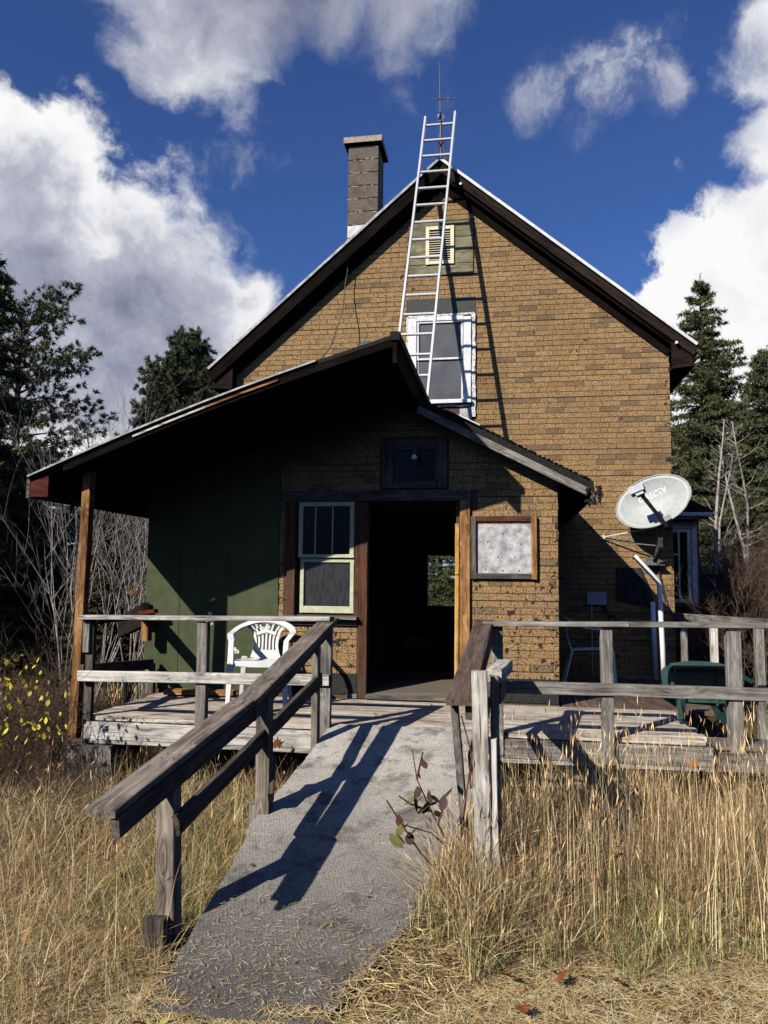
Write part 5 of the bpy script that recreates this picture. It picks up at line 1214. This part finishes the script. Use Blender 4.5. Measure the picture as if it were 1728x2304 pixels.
# fallen leaves
dry = [leaf_mesh(c, 40+i, star=i > 2) for i, c in enumerate([(.45, .30, .12), (.58, .50, .16), (.26, .12, .05), (.30, .105, .035), (.42, .18, .06), (.20, .08, .035)])]
GF = 'dry leaves scattered over lawn, ramp and deck'; LF = 'single dry autumn leaf lying on the straw, ramp or deck'
rampz = lambda y: .572-(6.235-y)*.2045 if y > 5.59 else (.437-(5.584-y)*.168 if y > 4.5 else (.238-(4.495-y)*.162 if y > 3.1 else 0))
spots = [(-1.24, 3.22, 0, .03, 1), (-1.378, 4.16, 0, .03, 3), (-.70, 3.95, 0, .04, 2), (-.69, 3.40, 0, .05, 0), (-.93, 3.42, 0, .025, 1), (-1.43, 2.98, 0, .06, 2), (-1.34, 3.0, 0, .05, 1), (-.75, 4.55, 0, .02, 1), (-.85, 5.1, 0, .02, 1), (-.80, 5.0, 0, .02, 0), (-.36, 3.86, .02, .06, 3), (-.48, 3.78, .02, .05, 2),
         (-.02, 3.50, .05, .09, 3), (.40, 3.72, .08, .05, 4), (.16, 3.62, .04, .05, 5), (.05, 3.30, .03, .07, 3), (.45, 3.58, .03, .06, 5), (.95, 3.85, .06, .05, 4), (.02, 3.9, .30, .04, 4), (.03, 3.9, .38, .04, 3), (-1.05, 6.9, ZD, .03, 1), (-.72, 7.35, ZD, .03, 1), (-1.16, 6.75, ZD, .035, 4), (.1, 7.0, ZD, .025, 1), (.62, 6.8, ZD, .02, 1), (-1.75, 7.3, ZD, .03, 3), (-3.4, 7.3, ZD, .02, 1)]
for x, y, z, s, k in spots:
    zz = z+.012 if z else max(rampz(y), 0)+.012
    s *= .75
    tag(put_leaf(dry[k], (x, y, zz), s, (r_.uniform(0, 6), r_.uniform(-.4, .4), r_.uniform(-.5, .5)), None, 'fallen_leaf'), LF, 'leaf', GF)
for i in range(46):
    x = r_.uniform(-3.4, 1.3); y = r_.uniform(2.9, 5.9)
    if -1.5 < x < -.3: continue
    tag(put_leaf(dry[r_.randint(2, 5)], (x, y, float(gz(x, y))+r_.uniform(.03, .12 if x < 0 else .3)), r_.uniform(.03, .055), (r_.uniform(0, 6), r_.uniform(-.9, .9), r_.uniform(-.9, .9)), None, 'fallen_leaf'), LF, 'leaf', GF)
for x, y, z in ((-3.75, 5.95, .30), (-3.72, 5.95, .27), (-3.2, 7.9, .62), (-3.05, 7.9, .66), (.30, 6.0, .36), (.62, 5.9, .30), (1.25, 6.0, .38), (1.32, 6.02, .42), (.9, 5.9, .22), (-1.82, 6.05, .42), (-.20, 5.9, .30), (2.15, 6.14, 1.40), (-4.35, 8.5, 1.55)):
    tag(put_leaf(dry[4], (x, y, z), .08, (r_.uniform(0, 6), 1.2+r_.uniform(-.4, .4), r_.uniform(-.5, .5)), None, 'fallen_leaf'), 'orange-brown leaf caught on the stems and rails near the deck', 'leaf', 'orange leaves caught near the deck')

# --- grass
def blades(n, pos, h, lean, wd, cols, g, curl=2.0, seedheads=0.0, zoff=0.0):
    h = h[:, None]; phi = g.uniform(0, 6.283, (n, 1)); le = lean[:, None]
    d = np.concatenate([np.cos(phi), np.sin(phi), np.zeros((n, 1))], 1); ps = g.uniform(0, 6.283, (n, 1)); s = np.concatenate([np.cos(ps), np.sin(ps), np.zeros((n, 1))], 1)
    base = np.stack([pos[:, 0], pos[:, 1], gz(pos[:, 0], pos[:, 1])-.01+zoff], 1); ts = (0, .35, .7, 1.0); rows = []
    for t in ts:
        up_ = h*(t-.45*le*t**curl); out = h*le*t**curl*.95; p = base+d*out+np.concatenate([np.zeros((n, 2)), np.maximum(up_, .004)], 1)
        w = wd[:, None]*(1-t*.85)/2; rows += [p-s*w, p+s*w] if t < 1 else [p]
    V = np.stack(rows, 1).reshape(-1, 3); k = np.arange(n)[:, None]*7
    F = np.concatenate([k+np.array([[0, 1, 3]]), k+np.array([[0, 3, 2]]), k+np.array([[2, 3, 5]]), k+np.array([[2, 5, 4]]), k+np.array([[4, 5, 6]])])
    c = np.array(cols)[g.integers(0, len(cols), n)]*g.uniform(.7, 1.3, (n, 1)); Cc = np.repeat(c, 7, 0)
    if seedheads:
        m = int(n*seedheads); tip = rows[-1][:m]; b0 = rows[-2][:m]; dd = tip-b0; dd /= np.linalg.norm(dd, axis=1, keepdims=True)+1e-6
        sd = s[:m]; L = g.uniform(.03, .075, (m, 1)); w = g.uniform(.0018, .0038, (m, 1)); Vh = np.stack([tip-dd*.01, tip+dd*L*.4+sd*w, tip+dd*L, tip+dd*L*.4-sd*w], 1).reshape(-1, 3)
        kk = len(V)+np.arange(m)[:, None]*4; F = np.concatenate([F, kk+np.array([[0, 1, 2]]), kk+np.array([[0, 2, 3]])]); V = np.concatenate([V, Vh]); Cc = np.concatenate([Cc, np.repeat(c[:m]*np.array([1.0, .85, .75]), 4, 0)])
    return V, F, Cc
STRAW = [(.92, .71, .36), (.80, .58, .26), (1.0, .84, .52), (.46, .30, .14), (.30, .17, .075), (.16, .09, .04), (.08, .045, .022), (.80, .65, .38)]
GREEN = [(.22, .25, .07), (.30, .32, .10), (.40, .38, .14), (.16, .20, .06), (.55, .45, .20)]
def scatter(n, x0, x1, y0, y1, test, g, clump=.6):
    out = []
    tot = 0
    while tot < n:
        c = np.stack([g.uniform(x0, x1, n), g.uniform(y0, y1, n)], 1); c[:, 0] += .05*np.sin(c[:, 1]*9); k = test(c[:, 0], c[:, 1]) & (g.random(n) < 1-clump+clump*(.5+.5*np.sin(c[:, 0]*5.3+1.7*np.sin(c[:, 1]*3.1))*np.sin(c[:, 1]*4.7+c[:, 0])))
        out.append(c[k]); tot += k.sum()
    return np.concatenate(out)[:n]
g = np.random.default_rng(77)
edge = lambda x: 3.66+np.clip(x-.0, 0, 9)*.22+.08*np.sin(x*7)+.07*np.sin(x*19+1)+.04*np.sin(x*43)+np.clip(-.1-x, 0, 1)*.4
def field(name, n, box, test, h, lean, wd, cols, label=None, kind='stuff', seedheads=0, curl=2., clump=.6):
    p = scatter(n, *box, test, g, clump); V, F, Cc = blades(n, p, h(n, p), lean(n), g.uniform(*wd, n), cols, g, curl, seedheads)
    o = np_mesh(name, V, F, 'grass_blades', None, Cc); tag(o, label, 'grass', None, 'stuff'); return o
right = lambda x, y: (y > edge(x)) & (x > -.24-.36*np.clip(4.4-y, 0, 2)+.02*np.sin(y*11)) & (y < 6.15)
clm = lambda p: np.clip(.80+.34*np.sin(p[:, 0]*6.1+2*np.sin(p[:, 1]*2.7))*np.sin(p[:, 1]*5.3+1.5*np.sin(p[:, 0]*3.9))+.18*np.sin(p[:, 0]*17+p[:, 1]*13), .30, 1.25)*np.clip(np.where(p[:, 0] < .2, .85, .55)+(p[:, 1]-3.6-np.clip(p[:, 0], 0, 9)*.22)*.75, .5, 1)
field('tall_dry_grass', 34000, (-.6, 4.2, 3.4, 6.15), right, lambda n, p: (.13+.44*g.beta(1.4, 1.6, n))*(1+.10*(p[:, 1]-5))*clm(p), lambda n: g.beta(1.1, 1.6, n)*1.35, (.0016, .0042), STRAW, 'tall golden dry grass between the ramp and the right deck railing', seedheads=.30, clump=.9)
field('tall_dry_grass', 12000, (-.6, 4.2, 3.4, 6.15), right, lambda n, p: g.uniform(.30, .60, n)*clm(p), lambda n: g.uniform(.8, 1.5, n), (.002, .004), STRAW[:4]+[(.30, .13, .06)], 'bent and crossing dry stems in the tall grass', curl=1.3, clump=.5)
by_stake = lambda x, y: (x > -.24-.36*np.clip(4.4-y, 0, 2)+.03) & (y > 3.80+.1*np.sin(x*14)) & (y < 4.25)
field('tall_dry_grass', 2600, (-.48, .25, 3.75, 4.25), by_stake, lambda n, p: g.uniform(.26, .58, n), lambda n: g.beta(1.2, 1.7, n)*1.2, (.0018, .0042), STRAW, 'clump of dry grass round the foot of the bleached stake', seedheads=.2)
field('weeds', 2600, (-.4, 2.4, 4.2, 6.15), right, lambda n, p: g.uniform(.25, .75, n), lambda n: g.beta(1.2, 2, n)*1.2, (.0025, .005), [(.10, .045, .03), (.16, .07, .04), (.07, .045, .03), (.20, .10, .05)], 'dark reddish-brown weed stalks among the tall grass', clump=.9)
field('tall_dry_grass', 1500, (-.25, 2.6, 3.9, 6.1), right, lambda n, p: g.uniform(.55, .92, n), lambda n: g.beta(1.5, 5, n)*.7, (.0022, .0038), [STRAW[0], STRAW[2], STRAW[3]], 'tallest seeding grass stems standing before the right deck fascia', seedheads=.8)
field('green_grass', 12000, (-.6, 4.0, 3.5, 5.2), right, lambda n, p: g.uniform(.08, .26, n), lambda n: g.beta(2, 3, n)*.8, (.004, .007), GREEN, 'short greener grass at the foot of the tall dry grass')
left = lambda x, y: (x < -1.52-.015*np.sin(y*9)-np.clip(3.3-y, 0, 1)*.5) & (y > 2.4) & (y < 6.1)
field('lawn_grass', 40000, (-4.6, -1.45, 2.4, 6.1), left, lambda n, p: g.uniform(.07, .36, n)*(1+.10*(p[:, 1]-4)), lambda n: g.beta(2.4, 1.2, n)*1.25, (.0022, .0045), [(.78, .58, .30), (.52, .34, .15), (.95, .78, .48), (.28, .16, .07), (.10, .06, .03), (.60, .43, .20), (.40, .20, .08), (.50, .44, .18)], 'tangled straw-coloured grass left of the ramp handrail', seedheads=.05)
field('lawn_grass', 1100, (-4.6, -1.6, 2.9, 6.1), left, lambda n, p: g.uniform(.35, .60, n), lambda n: g.beta(1.5, 2, n)*1.0, (.002, .0035), STRAW[:4], 'longer bent grass stems left of the ramp', seedheads=.5)
greenp = lambda x, y: left(x, y) & ((np.abs(x+1.9) < .38) & (y > 3.7))
field('green_grass', 9000, (-2.3, -1.5, 3.6, 6.1), greenp, lambda n, p: g.uniform(.06, .22, n), lambda n: g.beta(2, 2, n), (.0035, .006), GREEN, 'greener grass patch along the left edge of the ramp')
far = lambda x, y: ((x > 2.0+.12*(y-6)) & (y > 6.5)) | ((x < -3.9) & (y > 6.3))
field('rough_grass', 22000, (-14, 7, 6.2, 22), far, lambda n, p: g.uniform(.15, .45, n), lambda n: g.beta(1.5, 2, n)*.9, (.006, .014), STRAW[2:]+[STRAW[0]], 'rough dry grass behind and beside the house')
under = lambda x, y: (y > 6.2) & (y < 7.0)
field('rough_grass', 2500, (-3.4, 1.6, 6.2, 7.0), under, lambda n, p: g.uniform(.15, .42, n), lambda n: g.beta(1.5, 3, n)*.8, (.004, .007), STRAW[3:]+[GREEN[3]], 'dry grass growing up under the deck')
# flattened straw on the foreground lawn
def straw(name, n, box, test, label, zmax=.03, ln=(.05, .17), cols=[(.92, .72, .36), (.84, .62, .27), (.95, .82, .50), (.60, .40, .17), (.36, .22, .09)]):
    p = scatter(n, *box, test, g, .3); a = g.uniform(0, 6.283, n); L = g.uniform(*ln, n); w = g.uniform(.0022, .0045, n); z0 = gz(p[:, 0], p[:, 1])+g.random(n)**2*zmax+.004
    on = (p[:, 0] > -1.5) & (p[:, 0] < -.22-np.clip(4.4-p[:, 1], 0, 2)*.38) & (p[:, 1] > 3.1); zr = np.where(on, .014+(p[:, 1]-3.1)*.162+.004+g.random(n)*.008, 0); z0 = np.maximum(z0, zr)
    d = np.stack([np.cos(a), np.sin(a), g.normal(0, .10, n)*np.where(on, .2, 1)], 1); s = np.stack([-np.sin(a), np.cos(a), g.normal(0, .5, n)], 1); s /= np.linalg.norm(s, axis=1, keepdims=True)
    c = np.stack([p[:, 0], p[:, 1], z0], 1); b = g.normal(0, .10, n)[:, None]; q = []
    for t, k in ((-.5, .3), (0, 1), (.5, .2)):
        m = c+d*(L*t)[:, None]+np.stack([-np.sin(a), np.cos(a), a*0], 1)*b*(L*(1-abs(t)*2))[:, None]; q += [m-s*(w*k/2)[:, None], m+s*(w*k/2)[:, None]]
    V = np.stack(q, 1).reshape(-1, 3); V[:, 2] = np.maximum(V[:, 2], np.maximum(np.repeat(zr, 6), gz(V[:, 0], V[:, 1]))+.001)
    k = np.arange(n)[:, None]*6; F = np.concatenate([k+np.array([[0, 1, 3, 2]]), k+np.array([[2, 3, 5, 4]])])
    Cc = np.repeat(np.array(cols)[g.integers(0, len(cols), n)]*g.uniform(.75, 1.2, (n, 1)), 6, 0)
    o = np_mesh(name, V, F, 'grass_blades', None, Cc); tag(o, label, 'straw', None, 'stuff')
slab_ = lambda x, y: (x > -1.52-.0*(y)) & (x < -.24-np.clip(4.4-y, 0, 2)*.40) & (y > 3.10+.06*np.sin(x*6)+np.clip(-1.2-x, 0, 1)*.7)
straw('mown_straw', 74000, (-3.6, 4.2, 2.2, 4.6), lambda x, y: ~slab_(x, y) & (y < np.where(x > -.3, edge(x)+.15, 9)) & ((y < 3.6) | (x < -1.5) | (x > -.6)), 'flattened mown straw covering the foreground lawn')
straw('straw_litter', 900, (-1.45, -.35, 3.1, 4.4), lambda x, y: slab_(x, y) & (g.random(len(x)) < np.clip(1.3-(y-3.1)*1.1, .05, 1)), 'loose bits of straw blown over the lower ramp', .004, (.015, .06))
